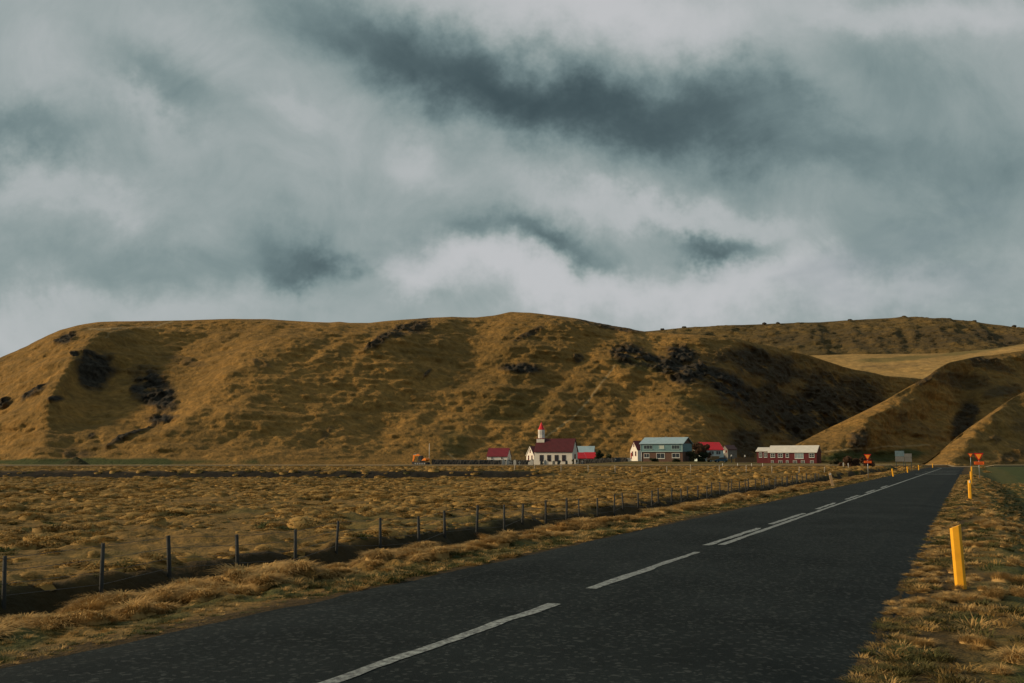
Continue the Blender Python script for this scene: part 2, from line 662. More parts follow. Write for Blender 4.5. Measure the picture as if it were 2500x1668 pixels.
def polydist(px, py, pts):
    best = np.full_like(px, 1e9)
    for (a, b), (c, d) in zip(pts[:-1], pts[1:]):
        vx, vy = c - a, d - b
        t = np.clip(((px - a) * vx + (py - b) * vy) / (vx * vx + vy * vy), 0, 1)
        best = np.minimum(best, np.hypot(px - a - t * vx, py - b - t * vy))
    return best


def blur(a, n, axis):
    for _ in range(n):
        p = np.pad(a, [(1, 1) if i == axis else (0, 0) for i in range(2)], mode='edge')
        sl = [slice(None)] * 2
        q = 0
        for k in range(3):
            sl[axis] = slice(k, k + a.shape[axis])
            q = q + p[tuple(sl)] * (0.25, 0.5, 0.25)[k]
        a = q
    return a


def build_hill(pxs, nv, foot, crest, sky, zfoot, table, material, label, rock_shades=(), greens=(), pales=(), soils=(), amp=1.0,
               conv=0.5, beyond=200.0, drop=0.25, seed=1, blur_u=10, streak=1.0, streakdir=(0.78, -0.62), back=14, rough=1.0, skew=0.0):
    """foot and crest depth, skyline row and foot height along the photo columns; table pushes the face in and out (metres)"""
    u = np.asarray(pxs, dtype=np.float64)
    v = np.concatenate([np.linspace(0, 1, nv), 1 + np.linspace(0, 1, back)[1:] ** 1.3])
    U, V = np.meshgrid(u, v, indexing='ij')
    vv = np.clip(V, 0, 1)
    Fd = np.interp(U, *zip(*foot))
    Cd = np.interp(U, *zip(*crest))
    Fd, Cd = blur(Fd, 30, 0), blur(Cd, 30, 0)
    sky_y = blur(np.interp(U, *zip(*sky)), 2, 0)
    sh = np.zeros_like(U)
    if table:
        tp, rows = table
        vk = np.linspace(0, 1, len(rows))
        rr = np.stack([np.interp(u, tp, r_) for r_ in rows], 1)
        for i in range(len(u)):
            k_ = skew * sstep(1500, 1100, u[i]) * sstep(-100, 250, u[i])
            us = u[i] + k_ * (0.65 - vv[i])
            cols = np.stack([np.interp(us, tp, r_) for r_ in rows], 1)
            x_ = vv[i] * (len(rows) - 1)
            j_ = np.minimum(x_.astype(int), len(rows) - 2)
            w_ = x_ - j_
            ar = np.arange(len(us))
            sh[i] = cols[ar, j_] * (1 - w_) + cols[ar, j_ + 1] * w_
        sh = blur(blur(sh, blur_u, 0), 12, 1)
    R = Fd + (Cd - Fd) * V + sh
    R = np.where(V > 1, Cd + sh + beyond * (V - 1), R)
    zc = zat(sky_y[:, :1], (Cd + sh)[:, nv - 1:nv])
    p = (1 - conv) * vv + conv * (0.5 - 0.5 * np.cos(np.pi * vv ** 0.95))
    zf = np.interp(U, *zip(*zfoot))
    Z = zf + (zc - zf) * p
    Z = np.where(V > 1, zc - drop * beyond * (V - 1) ** 1.5, Z)
    X = (U - 1250.0) / F * (R * CT + (Z - H) * ST)
    env = sstep(0.0, 0.1, vv) * (1 - 0.75 * sstep(0.9, 1.0, vv))
    PX, PY = px_of(X, R, Z), py_of(X, R, Z)
    nz = fbm(PX * 0.018, PY * 0.03, 4, seed + 3)
    rock = ell(PX, PY, rock_shades, 0.5 * nz) if rock_shades else np.zeros_like(X)
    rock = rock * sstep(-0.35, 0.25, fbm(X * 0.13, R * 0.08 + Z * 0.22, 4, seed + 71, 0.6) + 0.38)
    # creases that slant down the face, hummocks, sheep terraces
    a = X * streakdir[0] + Z * streakdir[1]
    b = -X * streakdir[1] + Z * streakdir[0]
    crease = fbm(a * 0.022 * 2, b * 0.010, 4, seed + 11)
    hum = fbm(X * 0.06, Z * 0.09 + R * 0.03, 4, seed + 21)
    fine = fbm(X * 0.33, Z * 0.5 + R * 0.2, 3, seed + 31)
    terr = vnoise(X * 0.05, Z * 0.9 + 0.6 * hum, seed + 41)
    disp = amp * env * (streak * 3.0 * crease + 2.2 * hum + 0.55 * rough * fine + 0.30 * terr)
    rid = 1 - 2 * np.abs(fbm(X * 0.11, R * 0.05 + Z * 0.16, 4, seed + 51))
    rfine = fbm(X * 0.5, Z * 0.35 + R * 0.1, 3, seed + 61)
    Y = R - disp * 1.3 - rock * env * (2.2 * rid + 2.0 * rfine)
    Z = Z + env * (disp * 0.35 + rock * 0.8 * rfine)
    green = ell(PX, PY, greens, 0.5 * nz) if greens else np.zeros_like(X)
    soil = ell(PX, PY, soils, 0.6 * nz) if soils else np.zeros_like(X)
    pale = np.zeros_like(X)
    for (pts, wd, k) in pales:
        pale = np.maximum(pale, k * sstep(wd * 1.5, wd * 0.5, polydist(PX, PY, pts)))
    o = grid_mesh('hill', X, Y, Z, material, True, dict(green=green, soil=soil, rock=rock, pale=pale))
    tag(o, label, None, None, 'structure')
    return X, Y, Z


MAIN_SKY = [(-400, 1010), (-200, 950), (0, 874), (60, 847), (119, 817), (149, 805), (191, 794), (238, 786), (286, 784), (447, 782), (566, 779),
            (655, 779), (700, 782), (804, 788), (828, 786), (855, 788.5), (902, 788.5), (938, 784), (989, 780), (1102, 774),
            (1159, 775), (1206, 770), (1245, 761.5), (1296, 764), (1400, 777), (1452, 787), (1531, 801), (1578, 811),
            (1661, 816), (1740, 820), (1792, 826), (1844, 838), (1897, 848.5), (1949, 861.6), (1980, 869), (2031, 886),
            (2083, 902), (2135, 911), (2161, 918), (2214, 922), (2300, 930), (2450, 960)]
MT = ([-400, -100, 0, 130, 195, 250, 330, 430, 520, 600, 700, 820, 1000, 1120, 1180, 1260, 1400, 1550, 1660, 1720, 1780, 1850, 1950, 2100, 2450],
      [[60, 35, 25, 10, 5, 5, 5, 5, 0, -2, 0, 0, -2, 6, 8, 4, -10, -2, -8, -4, 14, 30, 46, 70, 110],
       [60, 35, 24, 6, 0, 6, 16, 14, 4, -4, -4, 0, 2, 12, 16, 6, -12, -5, -9, -2, 18, 38, 62, 85, 120],
       [60, 34, 22, 2, -6, 12, 28, 28, 12, -8, -7, -1, 4, 14, 16, 4, -12, -2, 0, 8, 20, 42, 70, 92, 120],
       [60, 32, 18, -3, -6, 6, 20, 28, 24, 8, -10, -6, 3, 10, 12, 4, -6, 2, 6, 12, 22, 42, 70, 92, 120],
       [40, 22, 10, 0, 0, 4, 8, 10, 10, 8, 2, -6, -2, 4, 6, 0, 0, 2, 4, 8, 14, 30, 55, 80, 110]])
MT = (MT[0], [[x * (0.8 if p <= 560 else 0.42 if p <= 1600 else 1.0) for p, x in zip(MT[0], r)] for r in MT[1]])
MAIN_ROCK_SHADES = [(240, 905, 52, 46, 30, 1), (225, 870, 22, 14, 0, 1), (380, 960, 68, 42, 32, 1), (162, 822, 26, 12, -20, 1), (88, 958, 42, 12, -28, 1),
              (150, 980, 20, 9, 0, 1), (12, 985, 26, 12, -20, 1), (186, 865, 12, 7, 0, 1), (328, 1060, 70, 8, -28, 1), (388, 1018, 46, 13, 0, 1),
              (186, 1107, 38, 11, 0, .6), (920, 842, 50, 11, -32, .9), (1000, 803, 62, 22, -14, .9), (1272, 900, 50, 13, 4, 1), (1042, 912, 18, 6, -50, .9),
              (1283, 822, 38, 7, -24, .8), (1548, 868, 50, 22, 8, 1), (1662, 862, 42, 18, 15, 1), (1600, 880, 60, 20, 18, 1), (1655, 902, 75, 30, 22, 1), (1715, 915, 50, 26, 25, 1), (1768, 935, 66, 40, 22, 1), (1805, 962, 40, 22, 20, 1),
              (1411, 868, 14, 9, 0, .9), (1490, 795, 85, 7, 9.5, .8), (1880, 900, 130, 40, 14, .85), (1880, 990, 120, 60, 20, .85), (1985, 1000, 100, 80, 0, .9), (2050, 960, 120, 50, 20, .8),  # dark right slope is rock plus painted shade; skyline strip is painted shade
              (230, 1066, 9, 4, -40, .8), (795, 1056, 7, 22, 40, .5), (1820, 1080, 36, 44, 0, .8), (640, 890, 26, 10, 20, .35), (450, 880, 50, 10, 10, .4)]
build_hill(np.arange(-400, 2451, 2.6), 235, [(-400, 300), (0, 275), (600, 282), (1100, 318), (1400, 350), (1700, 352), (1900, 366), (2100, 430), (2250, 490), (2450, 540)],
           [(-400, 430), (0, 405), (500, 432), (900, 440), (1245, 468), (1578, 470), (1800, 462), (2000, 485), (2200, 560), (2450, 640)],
           MAIN_SKY, [(-400, -0.5), (1300, -0.4), (1500, 0.2), (2450, 0)], MT, M_HILL, 'long grassy hill with dark crags behind the church', MAIN_ROCK_SHADES,
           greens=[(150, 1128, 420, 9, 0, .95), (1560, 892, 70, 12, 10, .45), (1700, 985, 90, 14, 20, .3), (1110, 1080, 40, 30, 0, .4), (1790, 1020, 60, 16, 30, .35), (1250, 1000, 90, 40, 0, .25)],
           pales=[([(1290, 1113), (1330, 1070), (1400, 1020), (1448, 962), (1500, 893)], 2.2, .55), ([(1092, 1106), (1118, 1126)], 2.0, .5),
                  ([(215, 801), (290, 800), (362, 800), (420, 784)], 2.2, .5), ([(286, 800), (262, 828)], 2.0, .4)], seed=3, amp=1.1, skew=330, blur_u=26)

SPUR = [(1850, 1128), (1900, 1110), (1939, 1088), (2005, 1054), (2057, 1029), (2109, 1004), (2161, 978), (2214, 947), (2266, 918), (2287, 901), (2318, 885), (2357, 877),
        (2384, 871), (2420, 868), (2500, 856), (2700, 835), (3000, 820)]
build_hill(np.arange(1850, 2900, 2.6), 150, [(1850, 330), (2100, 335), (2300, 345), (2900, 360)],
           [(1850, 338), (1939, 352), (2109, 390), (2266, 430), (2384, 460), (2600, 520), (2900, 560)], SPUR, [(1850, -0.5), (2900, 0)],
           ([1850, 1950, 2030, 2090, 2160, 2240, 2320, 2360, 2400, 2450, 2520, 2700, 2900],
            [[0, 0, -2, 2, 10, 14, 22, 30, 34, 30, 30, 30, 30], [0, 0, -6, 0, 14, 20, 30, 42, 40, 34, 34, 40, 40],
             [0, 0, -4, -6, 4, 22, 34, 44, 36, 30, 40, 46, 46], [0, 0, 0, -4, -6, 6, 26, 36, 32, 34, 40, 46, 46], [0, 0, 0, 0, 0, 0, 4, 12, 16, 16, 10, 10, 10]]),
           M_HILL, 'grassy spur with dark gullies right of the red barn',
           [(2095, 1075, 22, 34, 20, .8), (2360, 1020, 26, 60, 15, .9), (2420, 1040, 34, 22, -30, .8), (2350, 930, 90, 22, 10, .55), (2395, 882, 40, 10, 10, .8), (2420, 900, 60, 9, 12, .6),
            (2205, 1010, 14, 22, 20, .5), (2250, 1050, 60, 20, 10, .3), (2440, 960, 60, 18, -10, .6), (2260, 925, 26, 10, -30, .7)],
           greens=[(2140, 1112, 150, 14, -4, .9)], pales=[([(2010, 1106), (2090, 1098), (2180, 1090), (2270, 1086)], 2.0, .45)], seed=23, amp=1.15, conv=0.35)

FRONT = [(2200, 1145), (2263, 1129), (2292, 1106), (2331, 1072), (2371, 1041), (2423, 1004), (2475, 970), (2500, 957), (2600, 915), (2800, 870), (3100, 860)]
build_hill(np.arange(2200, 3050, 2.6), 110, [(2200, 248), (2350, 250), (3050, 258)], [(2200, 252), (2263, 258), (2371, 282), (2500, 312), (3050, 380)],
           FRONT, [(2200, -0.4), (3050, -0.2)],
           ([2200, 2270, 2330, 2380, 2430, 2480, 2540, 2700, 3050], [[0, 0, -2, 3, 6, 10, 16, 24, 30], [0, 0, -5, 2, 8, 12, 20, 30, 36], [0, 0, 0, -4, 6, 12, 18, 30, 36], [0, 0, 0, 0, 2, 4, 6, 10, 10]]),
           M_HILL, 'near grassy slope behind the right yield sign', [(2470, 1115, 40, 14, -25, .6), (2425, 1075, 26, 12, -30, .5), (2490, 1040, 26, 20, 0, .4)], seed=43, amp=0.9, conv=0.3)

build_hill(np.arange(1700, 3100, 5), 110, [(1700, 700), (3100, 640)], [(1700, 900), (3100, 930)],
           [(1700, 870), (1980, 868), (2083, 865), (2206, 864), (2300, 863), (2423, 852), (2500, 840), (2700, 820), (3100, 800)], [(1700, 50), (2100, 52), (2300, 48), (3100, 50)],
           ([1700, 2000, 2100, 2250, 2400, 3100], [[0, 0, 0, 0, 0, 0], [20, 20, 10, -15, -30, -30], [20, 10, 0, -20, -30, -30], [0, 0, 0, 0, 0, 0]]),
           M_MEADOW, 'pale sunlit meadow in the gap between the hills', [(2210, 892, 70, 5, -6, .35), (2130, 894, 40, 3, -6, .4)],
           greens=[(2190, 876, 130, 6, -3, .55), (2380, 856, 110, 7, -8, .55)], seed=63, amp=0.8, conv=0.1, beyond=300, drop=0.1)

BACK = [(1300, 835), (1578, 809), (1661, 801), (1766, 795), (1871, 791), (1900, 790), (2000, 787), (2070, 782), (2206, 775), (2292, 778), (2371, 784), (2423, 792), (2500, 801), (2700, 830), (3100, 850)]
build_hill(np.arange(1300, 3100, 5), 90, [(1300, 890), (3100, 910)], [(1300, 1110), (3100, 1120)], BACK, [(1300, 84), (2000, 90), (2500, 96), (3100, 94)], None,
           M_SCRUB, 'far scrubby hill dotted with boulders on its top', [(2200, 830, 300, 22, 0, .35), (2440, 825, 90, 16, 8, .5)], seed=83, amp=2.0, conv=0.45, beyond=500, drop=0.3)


# ------------------------------------------------------------------ roads
def asphalt_material():
    m, nt, b = mat_new('asphalt')
    L, N = nt.links, nt.nodes
    pos = N.new('ShaderNodeNewGeometry').outputs['Position']
    n1 = noise_n(nt, pos, 0.35, 5, 0.6, 0.4)
    n2 = noise_n(nt, pos, 55.0, 3, 0.8)
    n3 = noise_n(nt, pos, 3.0, 5, 0.7)
    vor = N.new('ShaderNodeTexVoronoi')
    vor.inputs['Scale'].default_value = 24.0
    L.new(pos, vor.inputs['Vector'])
    c = mixc(nt, maprange(nt, n1, 0.3, 0.7), (0.0065, 0.0105, 0.0118), (0.0165, 0.023, 0.025))
    c = mixc(nt, maprange(nt, n3, 0.5, 0.75, 0, 0.5), c, (0.006, 0.009, 0.010))
    sepc = N.new('ShaderNodeSeparateColor')
    L.new(vor.outputs['Color'], sepc.inputs[0])
    c = mixc(nt, maprange(nt, sepc.outputs[0], 0.78, 1.0, 0, 0.45), c, (0.07, 0.082, 0.083))
    L.new(c, b.inputs['Base Color'])
    b.inputs['Roughness'].default_value = 0.95
    set_in(b, 'Specular IOR Level', 0.06)
    bp = N.new('ShaderNodeBump')
    bp.inputs['Strength'].default_value = 0.9
    bp.inputs['Distance'].default_value = 0.012
    L.new(n2, bp.inputs['Height'])
    L.new(bp.outputs[0], b.inputs['Normal'])
    return m


M_ASPHALT = asphalt_material()


def paint_material():
    m, nt, b = mat_new('worn_road_paint')
    L, N = nt.links, nt.nodes
    pos = N.new('ShaderNodeNewGeometry').outputs['Position']
    n = noise_n(nt, pos, 12.0, 5, 0.8)
    n2 = noise_n(nt, pos, 1.2, 3, 0.6)
    c = mixc(nt, maprange(nt, n, 0.40, 0.58), (0.03, 0.036, 0.037), (0.23, 0.265, 0.26))
    c = mixc(nt, maprange(nt, n2, 0.5, 0.7, 0.0, 0.4), c, (0.09, 0.10, 0.10))
    L.new(c, b.inputs['Base Color'])
    b.inputs['Roughness'].default_value = 0.7
    bp = N.new('ShaderNodeBump')
    bp.inputs['Distance'].default_value = 0.01
    L.new(n, bp.inputs['Height'])
    L.new(bp.outputs[0], b.inputs['Normal'])
    return m


M_PAINT = paint_material()
SL, SR = -7.8, -0.86


def strip(name, s0, s1, t0, t1, nt_, ns, z, material, parent=None, ragged=0.0, skirt=0.0, seed=0):
    t = np.linspace(t0, t1, nt_)
    sv = np.linspace(0, 1, ns)
    T, SV = np.meshgrid(t, sv, indexing='ij')
    lo = s0 + ragged * fbm(T * 1.3, T * 0 + 1, 4, seed)
    hi = s1 + ragged * fbm(T * 1.3, T * 0 + 9, 4, seed + 5)
    Sx = lo + (hi - lo) * SV
    Zz = np.full_like(T, z)
    if skirt:
        Zz[:, 0] -= skirt
        Zz[:, -1] -= skirt
    o = grid_mesh(name, Sx * NX + T * DX, Sx * NY + T * DY, Zz, material, False, flip=True)
    if parent is not None:
        o.parent = parent
    return o


road = strip('road', SL, SR, -60, 224, 2600, 9, 0.0, M_ASPHALT, None, 0.09, 0.07, 3)
tag(road, 'dark asphalt country road running away to the right', None, None, 'structure')


def t_of(py, s):
    """distance along the road of the point of the line s that shows at photo row py"""
    Yv = H * F / (py - 1120.0)
    return (Yv - s * NY) / DY


dashes = []
for (y0, y1, s) in [(1740, 1464, -4.66), (1429, 1343, -4.74), (1327, 1286, -4.93), (1277, 1251, -4.93), (1241, 1226, -4.93), (1218, 1208, -4.93),
                    (1202, 1195, -4.93), (1190, 1185, -4.93)]:
    dashes.append(strip('centre_line_dash', s - 0.075, s + 0.075, t_of(y0, s), t_of(y1, s), 120, 4, 0.006, M_PAINT, road, 0.045, 0.0, int(y0)))
strip('centre_line', -4.76, -4.62, t_of(1326, -4.69), t_of(1143, -4.69), 600, 3, 0.006, M_PAINT, road, 0.03, 0.0, 77)
for k, yy in enumerate((1142.5, 1148, 1151.5, 1155, 1158)):
    tt = t_of(yy, -3)
    strip('cross_line', SL + 2.2 + 0.3 * (k % 2), SR - 0.5, tt, tt + (2.2 if k == 0 else 0.9), 5, 40, 0.007, M_PAINT, road, 0.0, 0.0, k)

M_GRAVEL = mat('pale_gravel', (0.33, 0.255, 0.15), 0.95, 0.4, 1.2, 0.02, 30)
gx = np.linspace(-320, 160, 240)
gs = np.linspace(-2.6, 2.6, 9)
GX, GS = np.meshgrid(gx, gs, indexing='ij')
GY = 228 + 0.02 * GX + GS + 0.25 * fbm(GX * 0.4, GS * 0, 3, 5)
GZ = G(GX, GY, False) + 0.05 - 0.05 * (np.abs(GS) / 2.6) ** 4
gr = grid_mesh('gravel_road', GX, GY, GZ, M_GRAVEL, True, flip=False)
tag(gr, 'pale gravel farm road crossing in front of the farm', None, None, 'structure')

# ------------------------------------------------------------------ grass
M_GRASS = {}


def grass_material(name, c1, c2, c3):
    m, nt, b = mat_new(name)
    L, N = nt.links, nt.nodes
    oi = N.new('ShaderNodeObjectInfo').outputs['Random']
    pos = N.new('ShaderNodeNewGeometry').outputs['Position']
    n = noise_n(nt, pos, 0.5, 4, 0.6)
    n2 = noise_n(nt, pos, 18.0, 2, 0.6)
    c = mixc(nt, oi, c1, c2)
    c = mixc(nt, maprange(nt, n, 0.42, 0.68), c, c3)
    c = mixc(nt, maprange(nt, n2, 0.35, 0.7, 0, 0.45), c, tuple(x * 0.5 for x in c2))
    L.new(c, b.inputs['Base Color'])
    b.inputs['Roughness'].default_value = 0.8
    set_in(b, 'Specular IOR Level', 0.15)
    tr = N.new('ShaderNodeBsdfTranslucent')
    L.new(c, tr.inputs[0])
    mx = N.new('ShaderNodeMixShader')
    mx.inputs[0].default_value = 0.22
    L.new(b.outputs[0], mx.inputs[1])
    L.new(tr.outputs[0], mx.inputs[2])
    out = [x for x in N if x.type == 'OUTPUT_MATERIAL'][0]
    L.new(mx.outputs[0], out.inputs[0])
    return m


MG_DRY = grass_material('dry_grass', (0.50, 0.34, 0.135), (0.36, 0.235, 0.085), (0.44, 0.285, 0.105))
MG_FIELD = grass_material('field_grass', (0.40, 0.255, 0.08), (0.25, 0.165, 0.055), (0.31, 0.20, 0.06))
MG_GREEN = grass_material('green_grass', (0.075, 0.085, 0.026), (0.045, 0.058, 0.02), (0.14, 0.10, 0.035))


def tuft_mesh(name, seed, nb, rad, hgt, droop, width, dome, material):
    rg = np.random.default_rng(seed)
    v, f = [], []
    for _ in range(nb):
        a = rg.uniform(0, 2 * math.pi)
        q = math.sqrt(rg.uniform(0, 1)) * rad * 0.75
        bx, by = q * math.cos(a), q * math.sin(a)
        bz = dome * (1 - (q / rad) ** 2) * 0.75
        a2 = a + rg.normal(0, 0.55)
        ln = hgt * rg.uniform(0.6, 1.25)
        out = droop * rg.uniform(0.5, 1.2) * (0.45 + 0.55 * q / (rad * 0.75))
        ca, sa = math.cos(a2), math.sin(a2)
        w = width * rg.uniform(0.6, 1.3)
        px_, py_ = -sa * w, ca * w
        base = len(v)
        for k, tt in enumerate((0.0, 0.4, 0.75, 1.0)):
            h = ln * (tt - 0.55 * droop * tt * tt * rg.uniform(0.8, 1.2))
            o = out * ln * tt * tt * 1.1 + 0.1 * ln * tt
            ww = (1.0, 0.9, 0.6, 0.08)[k]
            cx, cy, cz = bx + ca * o, by + sa * o, bz + h
            v.append((cx - px_ * ww, cy - py_ * ww, cz))
            v.append((cx + px_ * ww, cy + py_ * ww, cz))
        for k in range(3):
            f.append((base + 2 * k, base + 2 * k + 1, base + 2 * k + 3, base + 2 * k + 2))
    if dome > 0:
        n0 = len(v)
        rings, seg = 4, 12
        for i in range(rings):
            rr = rad * (1 - i / rings) * 0.9
            zz = dome * (1 - (rr / (rad * 0.95)) ** 2)
            for k in range(seg):
                aa = 2 * math.pi * k / seg
                j = 1 + 0.18 * rg.normal()
                v.append((rr * j * math.cos(aa), rr * j * math.sin(aa), zz * (1 + 0.1 * rg.normal()) - 0.03 - (0.16 if i == 0 else 0)))
        v.append((0, 0, dome))
        for i in range(rings - 1):
            for k in range(seg):
                k2 = (k + 1) % seg
                f.append((n0 + i * seg + k, n0 + i * seg + k2, n0 + (i + 1) * seg + k2, n0 + (i + 1) * seg + k))
        for k in range(seg):
            f.append((n0 + (rings - 1) * seg + k, n0 + (rings - 1) * seg + (k + 1) % seg, len(v) - 1))
    me = bpy.data.meshes.new(name)
    me.from_pydata(v, [], f)
    me.polygons.foreach_set('use_smooth', [True] * len(me.polygons))
    me.materials.append(material)
    return bpy.data.objects.new(name, me)


def scatter(name, pts, scl, protos, label):
    """one stuff object: points that carry grass clumps"""
    n = len(pts)
    me = bpy.data.meshes.new(name)
    me.vertices.add(n)
    me.vertices.foreach_set('co', np.asarray(pts, dtype=np.float32).ravel())
    a = me.attributes.new('size', 'FLOAT', 'POINT')
    a.data.foreach_set('value', np.asarray(scl, dtype=np.float32))
    a = me.attributes.new('turn', 'FLOAT_VECTOR', 'POINT')
    rot = np.stack([RNG.normal(0, 0.12, n), RNG.normal(0, 0.12, n), RNG.uniform(0, 6.28, n)], 1)
    a.data.foreach_set('vector', rot.astype(np.float32).ravel())
    a = me.attributes.new('which', 'INT', 'POINT')
    a.data.foreach_set('value', RNG.integers(0, len(protos), n).astype(np.int32))
    o = bpy.data.objects.new(name, me)
    link(o)
    ng = bpy.data.node_groups.new(name, 'GeometryNodeTree')
    ng.interface.new_socket('Geometry', in_out='INPUT', socket_type='NodeSocketGeometry')
    ng.interface.new_socket('Geometry', in_out='OUTPUT', socket_type='NodeSocketGeometry')
    gi, go = ng.nodes.new('NodeGroupInput'), ng.nodes.new('NodeGroupOutput')
    join = ng.nodes.new('GeometryNodeJoinGeometry')

    def named(k, t):
        x = ng.nodes.new('GeometryNodeInputNamedAttribute')
        x.data_type = t
        x.inputs[0].default_value = k
        return x.outputs[0]

    wh, sz, tn = named('which', 'INT'), named('size', 'FLOAT'), named('turn', 'FLOAT_VECTOR')
    for i, p in enumerate(protos):
        cmp_ = ng.nodes.new('FunctionNodeCompare')
        cmp_.data_type = 'INT'
        cmp_.operation = 'EQUAL'
        ng.links.new(wh, cmp_.inputs[2])
        cmp_.inputs[3].default_value = i
        oi = ng.nodes.new('GeometryNodeObjectInfo')
        oi.inputs['Object'].default_value = p
        ip = ng.nodes.new('GeometryNodeInstanceOnPoints')
        ng.links.new(gi.outputs[0], ip.inputs['Points'])
        ng.links.new(cmp_.outputs[0], ip.inputs['Selection'])
        ng.links.new(oi.outputs['Geometry'], ip.inputs['Instance'])
        ng.links.new(tn, ip.inputs['Rotation'])
        ng.links.new(sz, ip.inputs['Scale'])
        ng.links.new(ip.outputs[0], join.inputs[0])
    ng.links.new(join.outputs[0], go.inputs[0])
    md = o.modifiers.new('clumps', 'NODES')
    md.node_group = ng
    tag(o, label, 'grass', None, 'stuff')
    return o


def in_view(x, y, lo=-350, hi=2850):
    p = px_of(x, y, np.zeros_like(x))
    return (y > 4) & (p > lo) & (p < hi)


def build_grass():
    tus = [tuft_mesh('tussock_a', 1, 420, 0.40, 0.26, 1.25, 0.009, 0.30, MG_DRY), tuft_mesh('tussock_b', 2, 460, 0.48, 0.24, 1.35, 0.009, 0.32, MG_DRY),
           tuft_mesh('tussock_c', 3, 300, 0.32, 0.30, 1.1, 0.008, 0.26, MG_DRY)]
    low = [tuft_mesh('low_a', 4, 90, 0.22, 0.14, 0.9, 0.007, 0.05, MG_GREEN), tuft_mesh('low_b', 5, 80, 0.2, 0.16, 0.8, 0.007, 0.0, MG_DRY),
           tuft_mesh('low_c', 14, 90, 0.24, 0.12, 0.9, 0.007, 0.04, MG_GREEN), tuft_mesh('low_d', 15, 60, 0.2, 0.15, 1.0, 0.007, 0.0, MG_FIELD)]
    fld = [tuft_mesh('field_a', 6, 160, 0.45, 0.13, 1.35, 0.014, 0.20, MG_FIELD), tuft_mesh('field_b', 7, 150, 0.40, 0.14, 1.3, 0.014, 0.16, MG_FIELD),
           tuft_mesh('field_c', 8, 150, 0.55, 0.12, 1.4, 0.015, 0.22, MG_FIELD), tuft_mesh('field_d', 9, 100, 0.4, 0.12, 1.2, 0.013, 0.08, MG_GREEN)]

    def place(s, t):
        return s * NX + t * DX, s * NY + t * DY

    # tussocks between road and ditch
    n = 7000
    t = 3 + 170 * RNG.random(n) ** 1.15
    s = -9.5 - 2.2 * RNG.random(n)
    x, y = place(s, t)
    k = in_view(x, y) & (vnoise(x * 0.9, y * 0.9, 3) + 0.5 * vnoise(x * 2.2, y * 2.2, 4) > -0.25)
    x, y, s, t = x[k], y[k], s[k], t[k]
    sc = RNG.uniform(0.42, 0.90, len(x)) * (0.82 + 0.28 * vnoise(x * 0.5, y * 0.5, 6)) * np.clip((s + 13.4) / 2.6, 0.6, 1.0)
    scatter('verge_tussocks', np.stack([x, y, G(x, y) - 0.03], 1), sc, tus, 'golden dry grass tussocks along the left edge of the road')
    # low growth at the asphalt edge
    n = 7000
    t = 3 + 140 * RNG.random(n) ** 1.5
    s = -9.7 + 1.9 * RNG.random(n) ** 0.8
    x, y = place(s, t)
    k = in_view(x, y)
    x, y = x[k], y[k]
    sc = RNG.uniform(0.4, 0.95, len(x)) * np.clip(0.7 + 0.5 * vnoise(x * 0.7, y * 0.7, 12), 0.3, 1.2)
    scatter('roadside_grass', np.stack([x, y, G(x, y) - 0.02], 1), sc, low, 'low green and brown grass beside the asphalt')
    # field
    n = 42000
    r = np.sqrt(RNG.random(n)) * 0.55 + RNG.random(n) * 0.45
    y = 12 + 108 * r
    p = -350 + 2500 * RNG.random(n)
    x = (p - 1250) / F * y
    s = x * NX + y * NY
    k = (s < -15.9) & (vnoise(x * 0.35, y * 0.35, 19) + 0.6 * vnoise(x * 1.3, y * 1.3, 29) > -0.45)
    x, y = x[k], y[k]
    sc = RNG.uniform(0.45, 1.2, len(x)) * np.clip(0.8 + 0.6 * vnoise(x * 0.3, y * 0.3, 13), 0.3, 1.4)
    scatter('field_grass', np.stack([x, y, G(x, y) - 0.04], 1), sc, fld, 'hummocky dry grass covering the wide field')
    n = 500
    t = 6 + 130 * RNG.random(n) ** 1.3
    s = -16.1 + RNG.normal(0, 0.3, n)
    x, y = place(s, t)
    k = in_view(x, y)
    x, y = x[k], y[k]
    scatter('ditch_grass', np.stack([x, y, G(x, y) - 0.04], 1), RNG.uniform(0.3, 0.6, len(x)), fld, 'grass hanging over the edge of the ditch')
    # beyond the far ditch
    n = 7000
    y = 119 + 100 * RNG.random(n)
    p = -300 + 2700 * RNG.random(n)
    x = (p - 1250) / F * y
    s = x * NX + y * NY
    k = (s < -9) | (s > 2)
    x, y = x[k], y[k]
    scatter('rough_pasture', np.stack([x, y, G(x, y) - 0.05], 1), RNG.uniform(0.6, 1.7, len(x)), fld, 'rough pasture between the far ditch and the farm')
    # right verge
    n = 12000
    t = 4 + 120 * RNG.random(n) ** 1.5
    s = np.where(RNG.random(n) < 0.25, -1.0 + 0.5 * RNG.random(n), -0.75 + 11 * RNG.random(n) ** 1.5)
    x, y = place(s, t)
    k = in_view(x, y, 1500, 2900)
    x, y, s = x[k], y[k], s[k]
    dry = (vnoise(x * 0.9, y * 0.9, 33) + 0.35 * vnoise(x * 3, y * 3, 34)) > (0.08 + 0.16 * np.clip(s, 0, 6))
    sc = RNG.uniform(0.4, 1.0, len(x)) * np.clip(0.62 + 0.5 * (s + 0.9), 0.5, 1.0)
    scatter('verge_grass', np.stack([x, y, G(x, y) - 0.03], 1)[~dry], sc[~dry] * 1.0, low, 'dark green grass on the right road verge')
    scatter('verge_dry_grass', np.stack([x, y, G(x, y) - 0.03], 1)[dry], sc[dry] * np.clip(0.55 + 0.1 * s[dry], 0.5, 0.9) * 0.85, tus[2:] + low[1:2] + low[3:], 'dry grass clumps on the right road verge')


build_grass()

